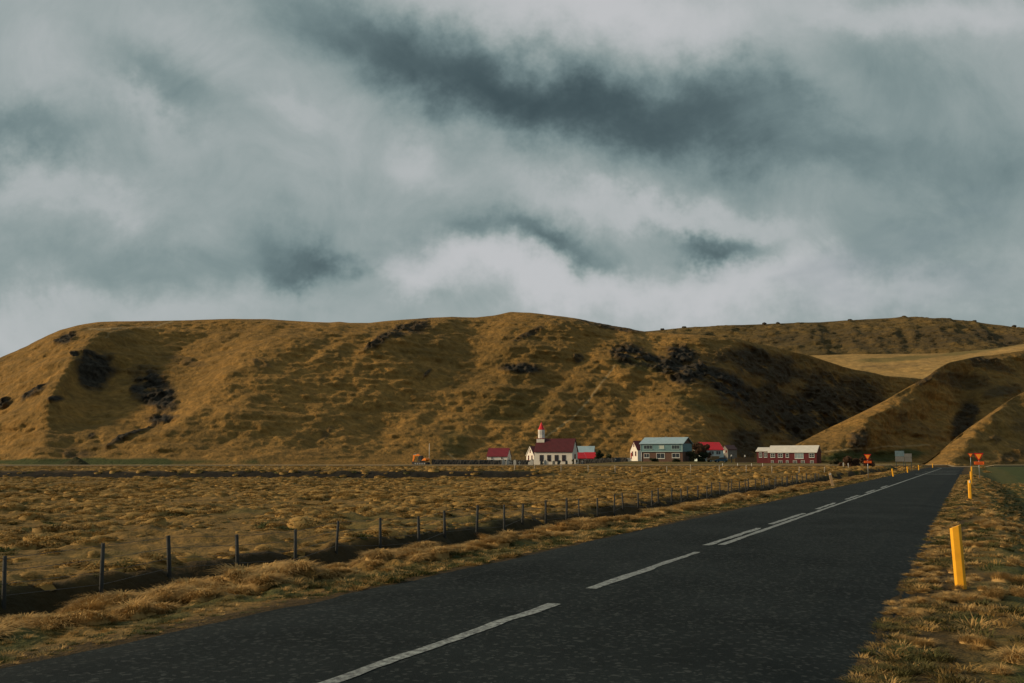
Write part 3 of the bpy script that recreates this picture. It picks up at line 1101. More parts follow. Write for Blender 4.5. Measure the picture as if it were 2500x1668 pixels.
# ------------------------------------------------------------------ roadside furniture
M_YELLOW = mat('yellow_plastic', (0.80, 0.40, 0.015), 0.45, 0.10, 3.0, 0, 1, spec=0.4, col2=(0.62, 0.29, 0.012))
M_REFL = mat('white_reflector', (0.75, 0.75, 0.7), 0.3, 0.1, 10)
M_GREYWOOD = mat('weathered_post_wood', (0.038, 0.042, 0.042), 0.9, 0.5, 9.0, 0.004, 40, stretch=(1, 1, 0.15))
M_PALEWOOD = mat('pale_wood', (0.42, 0.28, 0.15), 0.85, 0.3, 9.0, 0.003, 40, stretch=(1, 1, 0.15))
M_WIRE = mat('wire', (0.10, 0.10, 0.10), 0.5, 0.2, 3, metal=0.8)
M_STEEL = mat('galvanised_steel', (0.30, 0.33, 0.34), 0.45, 0.2, 4, metal=0.6)
M_REDSIGN = mat('red_sign_film', (0.42, 0.012, 0.010), 0.4, 0.1, 3)
M_ORANGE = mat('orange_sign_film', (0.85, 0.26, 0.02), 0.4, 0.08, 3)
M_ORANGE2 = mat('deep_orange_sign_film', (0.80, 0.17, 0.015), 0.4, 0.08, 3)
M_SIGNRED = mat('dark_red_lettering', (0.35, 0.03, 0.01), 0.5, 0.1, 3)
M_WHITE = mat('white_paint', (0.62, 0.62, 0.58), 0.6, 0.15, 1.5)
M_GLASS = mat('window_glass', (0.018, 0.024, 0.028), 0.12, 0.3, 0.6, spec=0.7)
M_BLACK = mat('black_rubber', (0.015, 0.015, 0.016), 0.8, 0.3, 6)


def yellow_stake(px, pybase, s_hint, Yd, hgt, tilt, label, reflector=False):
    p = P(px, pybase, Yd)
    z = gz(p.x, p.y)
    e = empty('marker_post', (p.x, p.y, z - 0.02))
    e.rotation_euler = (0, tilt, math.radians(-22))
    w = 0.075
    m = MB()
    # hollow triangular-fronted plastic profile with a slanting top
    prof = [(-w, -0.012), (-w * 0.55, -0.05), (w * 0.55, -0.05), (w, -0.012), (w, 0.02), (-w, 0.02)]
    vs_ = [(a, b, 0.0) for a, b in prof] + [(a, b, hgt - 0.055 + 0.055 * (a + w) / (2 * w)) for a, b in prof]
    n = len(prof)
    m.add(vs_, [tuple(range(n))[::-1], tuple(range(n, 2 * n))] + [(i, (i + 1) % n, (i + 1) % n + n, i + n) for i in range(n)])
    m.build('post', M_YELLOW, e, bevel=0.004)
    if reflector:
        MB().box(-0.03, 0.03, -0.055, -0.048, hgt - 0.17, hgt - 0.06).build('reflector', M_REFL, e)
    tag(e, label, 'marker post', 'yellow road marker posts')
    return e


RP = 'yellow road marker posts'
yellow_stake(2346, 1432, 0, 14.3, 0.91, math.radians(2.2) * -1, 'nearest and largest yellow marker post on the right verge')
yellow_stake(2369, 1219, 0, 45.0, 0.93, 0.0, 'second nearest yellow marker post on the right verge, with white top mark', True)
yellow_stake(2372, 1182, 0, 72.0, 0.97, 0.0, 'third yellow marker post on the right verge, half hidden by a nearer one')
yellow_stake(2373, 1162, 0, 104.0, 1.05, 0.0, 'farthest yellow marker post on the right verge, below small orange sign')
yellow_stake(2181, 1159, 0, 100.0, 0.88, -0.12, 'leaning yellow marker post nearest on the left road edge')
yellow_stake(2216, 1149, 0, 128.0, 0.85, -0.05, 'second yellow marker post on the left road edge, below the notice boards')
yellow_stake(2243, 1144, 0, 158.0, 0.85, 0.0, 'third yellow marker post on the left road edge, right of the notice boards')
yellow_stake(2277, 1138, 0, 196.0, 0.9, 0.0, 'farthest yellow marker post on the left road edge near the junction')

e = empty('wooden_stake', Vector((*P(2034, 1187, 66).xy, gz(*P(2034, 1187, 66).xy) - 0.03)))
e.rotation_euler = (0, math.radians(-11), math.radians(-10))
m = MB()
m.prism([(-0.085, 0), (0.085, 0), (0.085, 0.97), (0.02, 1.01), (-0.085, 0.98)], -0.03, 0.03)
m.build('plank', M_PALEWOOD, e, bevel=0.006)
MB().box(-0.07, 0.07, -0.036, -0.031, 0.86, 0.92).build('reflector', M_REFL, e)
tag(e, 'pale wooden stake leaning left beside the road', 'stake')


def sign_facing(e):
    e.rotation_euler = (0, 0, math.atan2(-e.location.x, e.location.y) * 0.6 + math.radians(-4))


def tri(size, z, y0, y1):
    h = size * 0.866
    return [(-size / 2, z + h / 2), (size / 2, z + h / 2), (0.035 * size, z - h / 2), (-0.035 * size, z - h / 2)]


def yield_sign(px, pybase, Yd, size, pyc, plate, label, zext=0.0):
    p = P(px, pybase, Yd)
    z0 = gz(p.x, p.y)
    e = empty('yield_sign', (p.x, p.y, z0))
    sign_facing(e)
    zc = zat(pyc, Yd) - z0
    MB().tube([(0, 0.06, -0.2), (0, 0.06, zc + size * 0.4)], 0.035, 10).build('pole', M_STEEL, e, True)
    b = MB()
    b.prism(tri(size, zc, 0, 0), -0.02, 0.0)
    bd = b.build('red_border', M_REDSIGN, e, bevel=0.004)
    inner = size * 0.66
    b = MB()
    b.prism(tri(inner, zc + size * 0.035, 0, 0), -0.026, -0.021)
    b.build('orange_face', M_ORANGE, e)
    if plate:
        zt = zc - size * 0.49
        pw, ph = size * 0.52, size * 0.17
        b = MB()
        b.box(-pw, pw, -0.018, 0.0, zt - 2 * ph, zt)
        pl = b.build('plate', M_ORANGE2, e, bevel=0.003)
        b = MB()
        for (a0, a1, c0, c1) in [(-pw, pw, zt - 0.022, zt), (-pw, pw, zt - 2 * ph, zt - 2 * ph + 0.022), (-pw, -pw + 0.022, zt - 2 * ph + 0.022, zt - 0.022), (pw - 0.022, pw, zt - 2 * ph + 0.022, zt - 0.022)]:
            b.box(a0, a1, -0.023, -0.019, c0, c1)
        b.build('plate_border', M_REDSIGN, pl)
        b = MB()   # the unreadable row of letters on the plate: short dark strokes
        xx = -pw * 0.72
        rg = random.Random(int(px))
        while xx < pw * 0.7:
            wd = rg.uniform(0.035, 0.07) * size
            b.box(xx, xx + wd, -0.023, -0.019, zt - 1.5 * ph, zt - 0.55 * ph)
            xx += wd + 0.03 * size
        b.build('lettering', M_SIGNRED, pl)
    tag(e, label, 'road sign', 'yield signs')
    return e


yield_sign(2120, 1166, 94.0, 0.66, 1116.5, True, 'orange yield triangle with plate on the left side of the road')
yield_sign(2392, 1166, 89.0, 0.80, 1116.0, True, 'orange yield triangle with plate on the right side of the road')
yield_sign(2371, 1146, 150.0, 0.72, 1112.0, False, 'small distant orange yield sign above the right marker posts')

M_BOARD_B = mat('blue_grey_board', (0.13, 0.20, 0.23), 0.6, 0.25, 1.5)
M_BOARD_G = mat('grey_board', (0.17, 0.17, 0.16), 0.7, 0.25, 1.5)
M_DKPOST = mat('dark_green_post', (0.03, 0.05, 0.05), 0.7, 0.3, 3)


def notice_board(px0, px1, pyt, pym, pyb, pyg, Yd, label, mats):
    a, b = P(px0, pyg, Yd), P(px1, pyg, Yd)
    zg = gz((a.x + b.x) / 2, Yd)
    e = empty('notice_board', ((a.x + b.x) / 2, Yd, zg))
    e.rotation_euler = (0, 0, math.radians(-14))
    w = (b.x - a.x) / 2
    zt, zm, zb = (zat(q, Yd) - zg for q in (pyt, pym, pyb))
    MB().box(-w, w, -0.02, 0.02, zm + 0.01, zt).build('upper_panel', mats[0], e, bevel=0.005)
    MB().box(-w * 0.96, w * 0.96, -0.02, 0.02, zb, zm - 0.01).build('lower_panel', mats[1], e, bevel=0.005)
    for sx in (-0.82, 0.82):
        MB().tube([(sx * w, 0.06, -0.2), (sx * w, 0.06, zt + 0.03)], 0.045, 8).build('post', M_DKPOST, e, True)
    tag(e, label, 'notice board', 'notice boards by the junction')


notice_board(2187.5, 2208.5, 1101, 1114.5, 1127, 1148, 150, 'taller blue-topped notice board behind the left yield sign', (M_BOARD_B, M_BOARD_G))
notice_board(2210, 2227, 1107.5, 1117, 1127.5, 1147, 156, 'lower grey notice board right of the blue-topped one', (M_BOARD_G, M_BOARD_G))

# ---- the roadside fence: posts 2 m apart along the ditch, wires between
fence = empty('wire_fence', st(-15.2, 10, -1.0))
fl = fence.location.copy()
pm = None
tops = []
SF = -15.2
k = 0
for inv in np.arange(4.31 - 0.45 * 3, 27.5, 0.4512):
    D = 1e4 / inv
    Yf = F * abs(SF) / (DY * D)
    t = (Yf - SF * NY) / DY
    q = st(SF + 0.12 * math.sin(k * 2.1), t)
    z = gz(q.x, q.y)
    top = 0.10 + 0.06 * math.sin(k * 1.7) + 0.04 * math.sin(k * 0.6)
    if Yf > 60:
        top = max(top, z + 0.95)
    hgt = top - z + 0.25
    if pm is None:
        m = MB()
        m.tube([(0, 0, 0), (0.004, 0, 0.5), (0, 0.003, 1.0)], [0.042, 0.04, 0.037], 9)
        pm = m.mesh('post', M_GREYWOOD, True)
    o = share('post', pm, fence, Vector((q.x, q.y, z - 0.25)) - fl, (random.uniform(-.05, .05), random.uniform(-.06, .06), k * 1.3),
              (random.uniform(.85, 1.15), random.uniform(.85, 1.15), hgt))
    tops.append((q.x, q.y, top, z))
    k += 1
for lv in (0.05, 0.30, 0.55, 0.78):
    m = MB()
    pts = []
    for i, (x, y, tp, z) in enumerate(tops):
        pts.append(Vector((x, y + 0.05, tp - lv * min(1.0, tp - z))) - fl)
    m.tube(pts, 0.006, 4)
    m.build('wire', M_WIRE, fence)
tag(fence, 'grey wooden post and wire fence along the roadside ditch', 'fence')

# ---- pale stakes of the far fence
fence2 = empty('stake_fence', P(1600, 1160, 127))
fl = fence2.location.copy()
M_STAKE = mat('pale_stake', (0.33, 0.30, 0.24), 0.8, 0.3, 6)
sm = MB().tube([(0, 0, 0), (0, 0, 1)], [0.05, 0.042], 7).mesh('post', M_STAKE, True)
tops = []
for i, px in enumerate([1256, 1305, 1370, 1436, 1502, 1567, 1628, 1687, 1757, 1822, 1885, 1951, 2013, 2072]):
    Yf = 127 + 0.6 * math.sin(i)
    p = P(px, 1160, Yf)
    z = gz(p.x, p.y)
    share('post', sm, fence2, Vector((p.x, p.y, z - 0.1)) - fl, (random.uniform(-.05, .05), random.uniform(-.06, .06), i), (1, 1, random.uniform(0.95, 1.15)))
    tops.append(Vector((p.x, p.y, z)))
for lv in (0.35, 0.65, 0.9):
    MB().tube([q + Vector((0, 0.05, lv)) - fl for q in tops], 0.007, 4).build('wire', M_WIRE, fence2)
tag(fence2, 'pale stake and wire fence across the field before the farm', 'fence')

for i, (px, lab) in enumerate([(1764, 'leftmost short white stake by the gravel road, below the parked vehicles'), (1801, 'second short white stake from the left by the gravel road'),
                               (1835, 'third short white stake from the left by the gravel road'), (1862, 'fourth short white stake by the gravel road, below the barn'),
                               (2059, 'left one of two white gate posts before the brown thicket'), (2071, 'right one of two white gate posts before the brown thicket')]):
    Yf = 222 if i < 4 else 190
    p = P(px, 1140, Yf)
    z = gz(p.x, p.y)
    hh = 0.75 if i < 4 else 0.95
    e = empty('white_stake', (p.x, p.y, z))
    MB().tube([(0, 0, -0.1), (0, 0, hh)], [0.06, 0.05], 8).build('stake', M_WHITE, e, True)
    MB().tube([(0, 0, hh), (0, 0, hh + 0.05)], [0.06, 0.02], 8).build('cap', M_WHITE, e, True)
    tag(e, lab, 'stake', 'short white stakes')

# ------------------------------------------------------------------ farm buildings
M_CHURCHWALL = mat_ribbed('church_wall', (0.60, 0.585, 0.52), 0.3, 0.02, 0, 0.7, 0.12)
M_WHITEWALL = mat_ribbed('white_wall', (0.58, 0.58, 0.54), 0.35, 0.015, 0, 0.7, 0.15)
M_REDROOF_D = mat_ribbed('dark_red_roof', (0.062, 0.007, 0.010), 0.35, 0.03, 0, 0.6, 0.25)
M_REDROOF = mat_ribbed('bright_red_roof', (0.52, 0.012, 0.020), 0.35, 0.03, 0, 0.5, 0.15)
M_BLUEROOF = mat_ribbed('blue_grey_roof', (0.23, 0.33, 0.37), 0.35, 0.03, 0, 0.45, 0.15)
M_GREYROOF = mat_ribbed('pale_grey_roof', (0.50, 0.49, 0.44), 0.35, 0.03, 0, 0.5, 0.15)
M_BLUEWALL = mat_ribbed('blue_green_boarding', (0.10, 0.20, 0.225), 0.22, 0.02, 2, 0.7, 0.2)
M_BRICK = mat('brown_brick', (0.095, 0.055, 0.04), 0.85, 0.3, 2.5, 0.01, 12)
M_BARNRED = mat_ribbed('barn_red_cladding', (0.088, 0.008, 0.012), 0.3, 0.02, 0, 0.6, 0.25)
M_REDTRIM = mat('red_trim', (0.20, 0.012, 0.01), 0.6, 0.15, 2)
M_REDDARK = mat('dark_red_frame', (0.07, 0.010, 0.010), 0.6, 0.15, 2)
M_FRAME = mat('window_frame_white', (0.52, 0.55, 0.53), 0.6, 0.1, 2)
M_FRAMEB = mat('window_frame_blue', (0.24, 0.36, 0.36), 0.6, 0.1, 2)
M_CURTAIN = mat('pale_blind', (0.36, 0.42, 0.38), 0.8, 0.15, 2)
M_CONC = mat('concrete', (0.16, 0.16, 0.15), 0.9, 0.3, 2)


class House:
    def __init__(self, name, label, cat, pxL, pxR, pyb, Y0, phi, pye, pyr, W, wallm, roofm, over=0.3, group=None, thick=0.14, trimm=None, foundation=0.6):
        self.A = P(pxL, pyb, Y0)
        ph = math.radians(phi)
        self.e = Vector((math.cos(ph), math.sin(ph), 0))
        self.nin = Vector((-math.sin(ph), math.cos(ph), 0))
        self.L = self.hit(pxR, pyb)[0]
        self.W = W
        self.h = self.hit(pxL, pye)[1]
        mid = self.A + self.nin * (W / 2) + self.e * (self.L / 2)
        self.rh = zat(pyr, mid.y) - self.A.z - self.h
        self.root = empty(name, self.A, ph)
        tag(self.root, label, cat, group)
        L, W, h, rh = self.L, W, self.h, self.rh
        m = MB()
        m.prism([(0, -foundation), (W, -foundation), (W, h), (W / 2, h + rh - 0.03), (0, h)], 0, L, 'x')
        self.wall = m.build('wall', wallm, self.root)
        sl = rh / (W / 2)
        m = MB()
        o = over
        ln = math.hypot(W / 2, rh)
        up = thick * ln / (W / 2)
        ridge = h + rh
        zo = h - o * sl
        m.prism([(-o, zo), (-o, zo + up), (W / 2, ridge + up), (W + o, zo + up), (W + o, zo), (W / 2, ridge)], -o * 0.8, L + o * 0.8, 'x')
        self.roof = m.build('roof', roofm, self.root)
        if trimm:
            for x0 in (-o * 0.8 - 0.05, L + o * 0.8 + 0.004):
                m = MB()
                m.prism([(-o - .01, zo - .12), (-o - .01, zo + up - .03), (W / 2, ridge + up - .03), (W / 2, ridge - .12)], x0, x0 + 0.046, 'x')
                m.build('bargeboard', trimm, self.roof)
                m = MB()
                m.prism([(W + o + .01, zo - .12), (W + o + .01, zo + up - .03), (W / 2, ridge + up - .03), (W / 2, ridge - .12)], x0, x0 + 0.046, 'x')
                m.build('bargeboard', trimm, self.roof)
        self.sl = sl

    def hit(self, px, py):
        D, O = ray(px, py), Vector((0, 0, H))
        n = Vector((self.e.y, -self.e.x, 0))
        lam = (self.A - O).dot(n) / D.dot(n)
        q = O + D * lam - self.A
        return q.dot(self.e), q.z

    def window(self, x0, x1, z0, z1, framem, nx=1, nz=1, face='front', glassm=None, fw=0.09, sill=True, name='window'):
        """x0..x1 along the wall, z0..z1 up it (metres)"""
        def bx(m, a0, a1, c0, c1, d0, d1):
            if face == 'front':
                m.box(a0, a1, -d1, -d0, c0, c1)
            elif face == 'left':
                m.box(-d1, -d0, a0, a1, c0, c1)
            else:
                m.box(self.L + d0, self.L + d1, a0, a1, c0, c1)
        m = MB()
        bx(m, x0, x1, z1 - fw, z1, 0.003, 0.07)
        bx(m, x0, x1, z0, z0 + fw, 0.003, 0.07)
        bx(m, x0, x0 + fw, z0 + fw, z1 - fw, 0.003, 0.07)
        bx(m, x1 - fw, x1, z0 + fw, z1 - fw, 0.003, 0.07)
        bar = fw * 0.6
        for i in range(1, nx):
            c = x0 + (x1 - x0) * i / nx
            bx(m, c - bar / 2, c + bar / 2, z0 + fw, z1 - fw, 0.003, 0.055)
        for i in range(1, nz):
            c = z0 + (z1 - z0) * i / nz
            bx(m, x0 + fw, x1 - fw, c - bar / 2, c + bar / 2, 0.003, 0.05)
        w = m.build(name, framem, self.root)
        xs = [x0 + (x1 - x0) * i / nx for i in range(nx + 1)]
        zs = [z0 + (z1 - z0) * i / nz for i in range(nz + 1)]
        for i in range(nx):
            for j in range(nz):
                m = MB()
                bx(m, xs[i] + fw * .5, xs[i + 1] - fw * .5, zs[j] + fw * .5, zs[j + 1] - fw * .5, 0.002, 0.02)
                m.build('pane', glassm or M_GLASS, w)
        if sill:
            m = MB()
            bx(m, x0 - 0.06, x1 + 0.06, z0 - 0.07, z0 - 0.003, 0.003, 0.12)
            m.build('sill', framem, w)
        return w

    def pxwin(self, a, b, yt, yb, framem, nx=1, nz=1, glassm=None, fw=0.09, sill=True, name='window'):
        x0, z1 = self.hit(a, yt)
        x1, _ = self.hit(b, yt)
        _, z0 = self.hit((a + b) / 2, yb)
        return self.window(x0, x1, z0, z1, framem, nx, nz, 'front', glassm, fw, sill, name)

    def door(self, x0, x1, h, m_, face='right'):
        m = MB()
        if face == 'right':
            m.box(self.L + 0.003, self.L + 0.06, x0, x1, 0, h)
        elif face == 'left':
            m.box(-0.06, -0.003, x0, x1, 0, h)
        else:
            m.box(x0, x1, -0.06, -0.003, 0, h)
        d = m.build('door', m_, self.root)
        m = MB()
        c = x1 - 0.12
        if face == 'right':
            m.box(self.L + 0.061, self.L + 0.1, c - .03, c + .03, h * .5, h * .5 + .04)
        elif face == 'left':
            m.box(-0.1, -0.061, c - .03, c + .03, h * .5, h * .5 + .04)
        else:
            m.box(c - .03, c + .03, -0.1, -0.061, h * .5, h * .5 + .04)
        m.build('handle', M_STEEL, d)
        return d


# church
ch = House('church', 'white church with dark red roof and pointed bell tower', 'church', 1305, 1397, 1136, 291, -16, 1102.5, 1072.5, 7.4, M_CHURCHWALL, M_REDROOF_D, 0.25, trimm=None, foundation=0.9)
for a in (1317.6, 1335.8, 1354.2, 1372.0):
    ch.pxwin(a, a + 9.2, 1111, 1125.6, M_REDDARK, 2, 3, fw=0.05)
ch.window(2.9, 4.5, 1.6, 3.2, M_REDTRIM, 2, 2, 'right')
for s_ in (-1, 1):
    for xg in (ch.L,):
        m = MB()
        W2, o = ch.W / 2, 0.25
        y0 = W2 + s_ * (W2 + o)
        m.prism([(W2, ch.h + ch.rh - .02), (W2, ch.h + ch.rh + .2), (y0, ch.h - o * ch.sl + .18), (y0, ch.h - o * ch.sl - .06)], xg + 0.206, xg + 0.25, 'x')
        m.build('bargeboard', mat('dark_bargeboard' + str(s_), (0.05, 0.02, 0.02), 0.6, 0.2), ch.roof)
m = MB()
m.box(0.02, ch.L - 0.02, -0.05, -0.003, -0.9, 0.16)
m.build('plinth', M_CONC, ch.root)
tx = 1.15
ty = ch.W / 2
zb = ch.h + ch.rh * 0.62
ztop0 = zat(1070.5, ch.A.y + ty) - ch.A.z
ztw = zat(1049.5, ch.A.y + ty) - ch.A.z
zsp = zat(1031.0, ch.A.y + ty) - ch.A.z
zfin = zat(1024.5, ch.A.y + ty) - ch.A.z
m = MB()
m.box(tx - 1.15, tx + 1.15, ty - 1.2, ty + 1.2, zb, ztop0 - 0.12)
m.build('tower_base', M_CHURCHWALL, ch.root)
m = MB()
m.box(tx - 1.27, tx + 1.27, ty - 1.32, ty + 1.32, ztop0 - 0.117, ztop0 + 0.02)
m.build('tower_ledge', M_REDTRIM, ch.root)
T = Matrix.Translation((tx, ty, 0))
m = MB()
m.lathe([(0.98, ztop0 + 0.023), (0.98, ztw)], 8, T, 0.5)
tower = m.build('bell_tower', M_WHITEWALL, ch.root)
for kk in (5, 6, 7):
    a = 2 * math.pi * kk / 8
    Rm = T @ Matrix.Rotation(a, 4, 'Z')
    m = MB()
    zc = ztop0 + 0.45 * (ztw - ztop0)
    m.box(0.908, 0.93, -0.2, 0.2, zc, zc + 0.9, Rm)
    m.build('louvre', mat('louvre_grey', (0.42, 0.42, 0.40), 0.7, 0.1), tower)
m = MB()
m.lathe([(1.04, ztw + 0.003), (1.04, ztw + 0.08), (0.86, ztw + 0.28), (0.05, zsp)], 8, T, 0.5)
sp = m.build('spire', M_REDROOF, ch.root)
m = MB()
m.lathe([(0.045, zsp - 0.1), (0.03, zfin), (0.01, zfin + 0.05)], 8, T)
m.lathe([(0.02, zsp + .05), (0.1, zsp + .13), (0.02, zsp + .21)], 8, T)
m.build('finial', M_REDTRIM, sp)

# small white house left of the church
sh = House('cottage', 'small white house with dark red roof left of the church', 'house', 1189, 1238.5, 1135.5, 303, -13, 1114, 1095.5, 5.0, M_WHITEWALL, mat_ribbed('mid_red_roof', (0.13, 0.010, 0.018), 0.35, 0.03, 0, 0.55, 0.2), 0.2, trimm=None)
sh.pxwin(1198.7, 1204.2, 1115.6, 1121.2, M_WHITE, 2, 1, fw=0.06)
sh.pxwin(1222.5, 1228, 1115.6, 1121.2, M_WHITE, 2, 1, fw=0.06)
sh.window(1.3, 2.1, 1.3, 2.6, M_WHITE, 1, 2, 'right', fw=0.07)
sh.door(2.9, 3.8, 2.0, M_FRAMEB, 'right')

# white houses with warm gables facing the sun
h1 = House('farmhouse', 'white house mostly hidden behind the church, sunlit gable at its left', 'house', 1304, 1345, 1131, 312, 22, 1112, 1091, 6.2, M_WHITEWALL, M_REDROOF_D, 0.15, trimm=M_WHITE)
for yy in (1.2, 3.9):
    h1.window(yy, yy + 0.9, 1.0, 2.4, M_REDTRIM, 1, 2, 'left')
h1.window(2.7, 3.4, 3.3, 4.2, M_REDTRIM, 1, 1, 'left')
h2 = House('farmhouse', 'narrow white sunlit gable house beside the blue and brick house', 'house', 1557, 1600, 1121, 312, 17, 1098.5, 1078, 5.6, M_WHITEWALL, M_REDROOF_D, 0.12, trimm=M_REDROOF_D)
for yy in (1.0, 3.4):
    h2.window(yy, yy + 0.9, 1.0, 2.4, M_REDTRIM, 1, 2, 'left')
h2.window(2.5, 3.1, 3.9, 4.8, M_REDTRIM, 1, 1, 'left')
h2.door(4.5, 5.2, 2.0, M_REDTRIM, 'left')

# barns right of the church
b1 = House('barn', 'barn with pale grey roof behind the church', 'barn', 1400, 1449, 1126, 334, -9, 1105.5, 1090.5, 7.0, M_WHITEWALL, M_BLUEROOF, 0.3)
b1.door(2.0, 4.6, 2.2, M_GREYROOF, 'right')
s1 = House('shed', 'red-roofed shed with white gable board right of the church', 'shed', 1402, 1430, 1130, 310, 14, 1119, 1106, 4.6, M_WHITEWALL, M_REDROOF, 0.25, trimm=M_WHITE)
s1.pxwin(1417, 1423, 1121, 1127, M_WHITE, 2, 1, fw=0.06)
s2 = House('shed', 'low red-roofed shed half hidden by the dark tree', 'shed', 1430, 1456, 1129, 318, 8, 1119, 1105.5, 4.6, M_WHITEWALL, M_REDROOF, 0.25)
s2.pxwin(1437, 1443, 1121, 1126, M_WHITE, 2, 1, fw=0.06)

# the blue and brick house
bh = House('dwelling_house', 'two-storey house with blue boarding above brown brick', 'house', 1566, 1667, 1127.5, 272, -25, 1083, 1069, 9.2, M_BRICK, M_BLUEROOF, 0.55, thick=0.12)
zmid = bh.hit(1566, 1103)[1]
m = MB()
m.box(-0.12, bh.L + 0.12, -0.22, bh.W * 0.999, zmid, bh.h - 0.05)
up = m.build('upper_storey', M_BLUEWALL, bh.root)
bh2 = bh.A - bh.nin * 0.225
A0 = bh.A
bh.A = bh2


def upwin(a, b, yt, yb, nx, nz, glassm=None):
    x0, z1 = bh.hit(a, yt)
    x1, _ = bh.hit(b, yt)
    _, z0 = bh.hit((a + b) / 2, yb)
    w = bh.window(x0, x1, z0, z1, M_FRAMEB, nx, nz, 'front', glassm, 0.09)
    w.location = (0, -0.22, 0)


upwin(1571.5, 1593, 1087, 1097, 3, 1)
upwin(1608, 1622, 1087, 1096.5, 1, 1, M_CURTAIN)
upwin(1639.5, 1659, 1087, 1097, 3, 1)
bh.A = A0
bh.pxwin(1572, 1585.3, 1107.5, 1118, M_FRAME, 2, 1)
bh.pxwin(1602.5, 1623, 1106.5, 1119.8, M_FRAME, 2, 1)
bh.pxwin(1640.5, 1659.5, 1106.5, 1118, M_FRAME, 2, 1)
bh.door(6.0, 7.0, 2.0, M_DKPOST, 'right')
for x in (-0.03, bh.L - 0.03):
    m = MB()
    m.box(x - .08, x + .08, -0.30, -0.223, zmid - 0.02, bh.h - 0.06)
    m.build('corner_board', M_FRAMEB, bh.root)
m = MB()
m.tube([(0.1, -0.1, -0.3), (0.1, -0.1, zmid - 0.01)], 0.07, 8)
m.build('downpipe', M_FRAME, bh.root, True)
m = MB()
m.box(-0.12, bh.L + 0.12, -0.27, -0.223, zmid - 0.06, zmid + 0.12)
m.build('fascia', M_FRAMEB, bh.root)
m = MB()
m.box(bh.L * .45, bh.L * .45 + .6, bh.W * .55, bh.W * .55 + .6, bh.h + bh.rh * .6, bh.h + bh.rh + 0.35)
m.build('chimney', M_CONC, bh.roof)

# red-roofed house right of the trees
rh = House('house', 'white house with bright red roof behind the parked vehicles', 'house', 1716, 1767, 1121, 292, 15, 1098.5, 1081, 6.0, mat('pale_blue_wall', (0.40, 0.50, 0.50), 0.7, 0.12, 1), M_REDROOF, 0.18, trimm=M_WHITE)
rh.pxwin(1731.5, 1743, 1100.8, 1110.3, M_FRAME, 2, 1)
rh.pxwin(1747.5, 1759.5, 1100.8, 1110.3, M_FRAME, 2, 1)
rh.window(1.6, 2.6, 1.0, 2.3, M_FRAME, 1, 1, 'left')

# distant cottage on the slope
dc = House('cottage', 'tiny dark-roofed cottage at the foot of the hill behind the gate', 'house', 1777, 1799, 1107, 364, 24, 1097.5, 1088, 3.6, mat('weathered_wall', (0.16, 0.16, 0.15), .8, .4, 1.5), mat_ribbed('old_red_roof', (0.05, 0.016, 0.015), .35, .03), 0.2, foundation=2.0)
dc.window(0.5, 1.2, 0.4, 1.1, M_REDTRIM, 1, 1, 'left')
dc.door(2.0, 2.8, 1.3, M_WHITE, 'left')

# red barn in two sections
br = House('red_barn', 'long dark red barn with pale grey roof', 'barn', 1877, 1994, 1133, 298, -27.5, 1104.5, 1089, 7.2, M_BARNRED, M_GREYROOF, 0.3)
for (a, b, nx) in ((1880.8, 1892, 2), (1899, 1911, 2), (1918, 1926, 1)):
    br.pxwin(a, b, 1107, 1117, M_FRAME, nx, 2)
br.pxwin(1940, 1961.5, 1106.7, 1119.8, M_FRAME, 3, 2, glassm=mat('pale_blue_glass', (0.20, 0.27, 0.30), 0.2, 0.3, 1))  # wide window: panes paler and bluer than the others
br.pxwin(1975, 1988, 1106.7, 1117, M_FRAME, 2, 2)
for (a, b) in ((1882.5, 1889), (1900.5, 1910), (1919, 1925), (1936, 1945.5), (1955.5, 1964.5), (1978, 1986.3)):
    br.pxwin(a, b, 1124.2, 1131.8, M_FRAME, 2, 2, fw=0.07, sill=False)
br.door(2.6, 4.4, 2.2, M_BARNRED, 'right')
W3 = 5.4
a0 = br.hit(1847, 1133)[0]
m = MB()
ez, rz = br.h - 0.02, br.h + br.rh * 0.72
ez2 = br.hit(1847, 1102)[1]
m.prism([(0.6, -0.6), (0.6 + W3, -0.6), (0.6 + W3, ez2), (0.6 + W3 / 2, rz - .03), (0.6, ez2)], a0, -0.004, 'x')
m.build('annex_wall', M_BARNRED, br.root)
sl = (rz - ez2) / (W3 / 2)
o = 0.28
m = MB()
m.prism([(0.6 - o, ez2 - o * sl), (0.6 - o, ez2 - o * sl + .16), (0.6 + W3 / 2, rz + .16), (0.6 + W3 + o, ez2 - o * sl + .16), (0.6 + W3 + o, ez2 - o * sl), (0.6 + W3 / 2, rz)], a0 - 0.25, -0.004, 'x')
m.build('annex_roof', M_GREYROOF, br.root)
for (a, b) in ((1851.7, 1859.2), (1863.8, 1871.7)):
    x0, z1 = br.hit(a, 1105)
    x1, _ = br.hit(b, 1105)
    _, z0 = br.hit(a, 1116.8)
    w = br.window(x0, x1, z0, z1, M_FRAME, 2, 2)
    w.location = (0, 0.6, 0)


# ------------------------------------------------------------------ churchyard
M_STONE = mat('dark_stone', (0.045, 0.045, 0.042), 0.95, 0.5, 1.2, 0.05, 3)
M_GRAVE = mat('pale_grave_stone', (0.36, 0.37, 0.35), 0.8, 0.35, 3)
M_GRAVED = mat('dark_grave_stone', (0.06, 0.07, 0.07), 0.6, 0.4, 3)


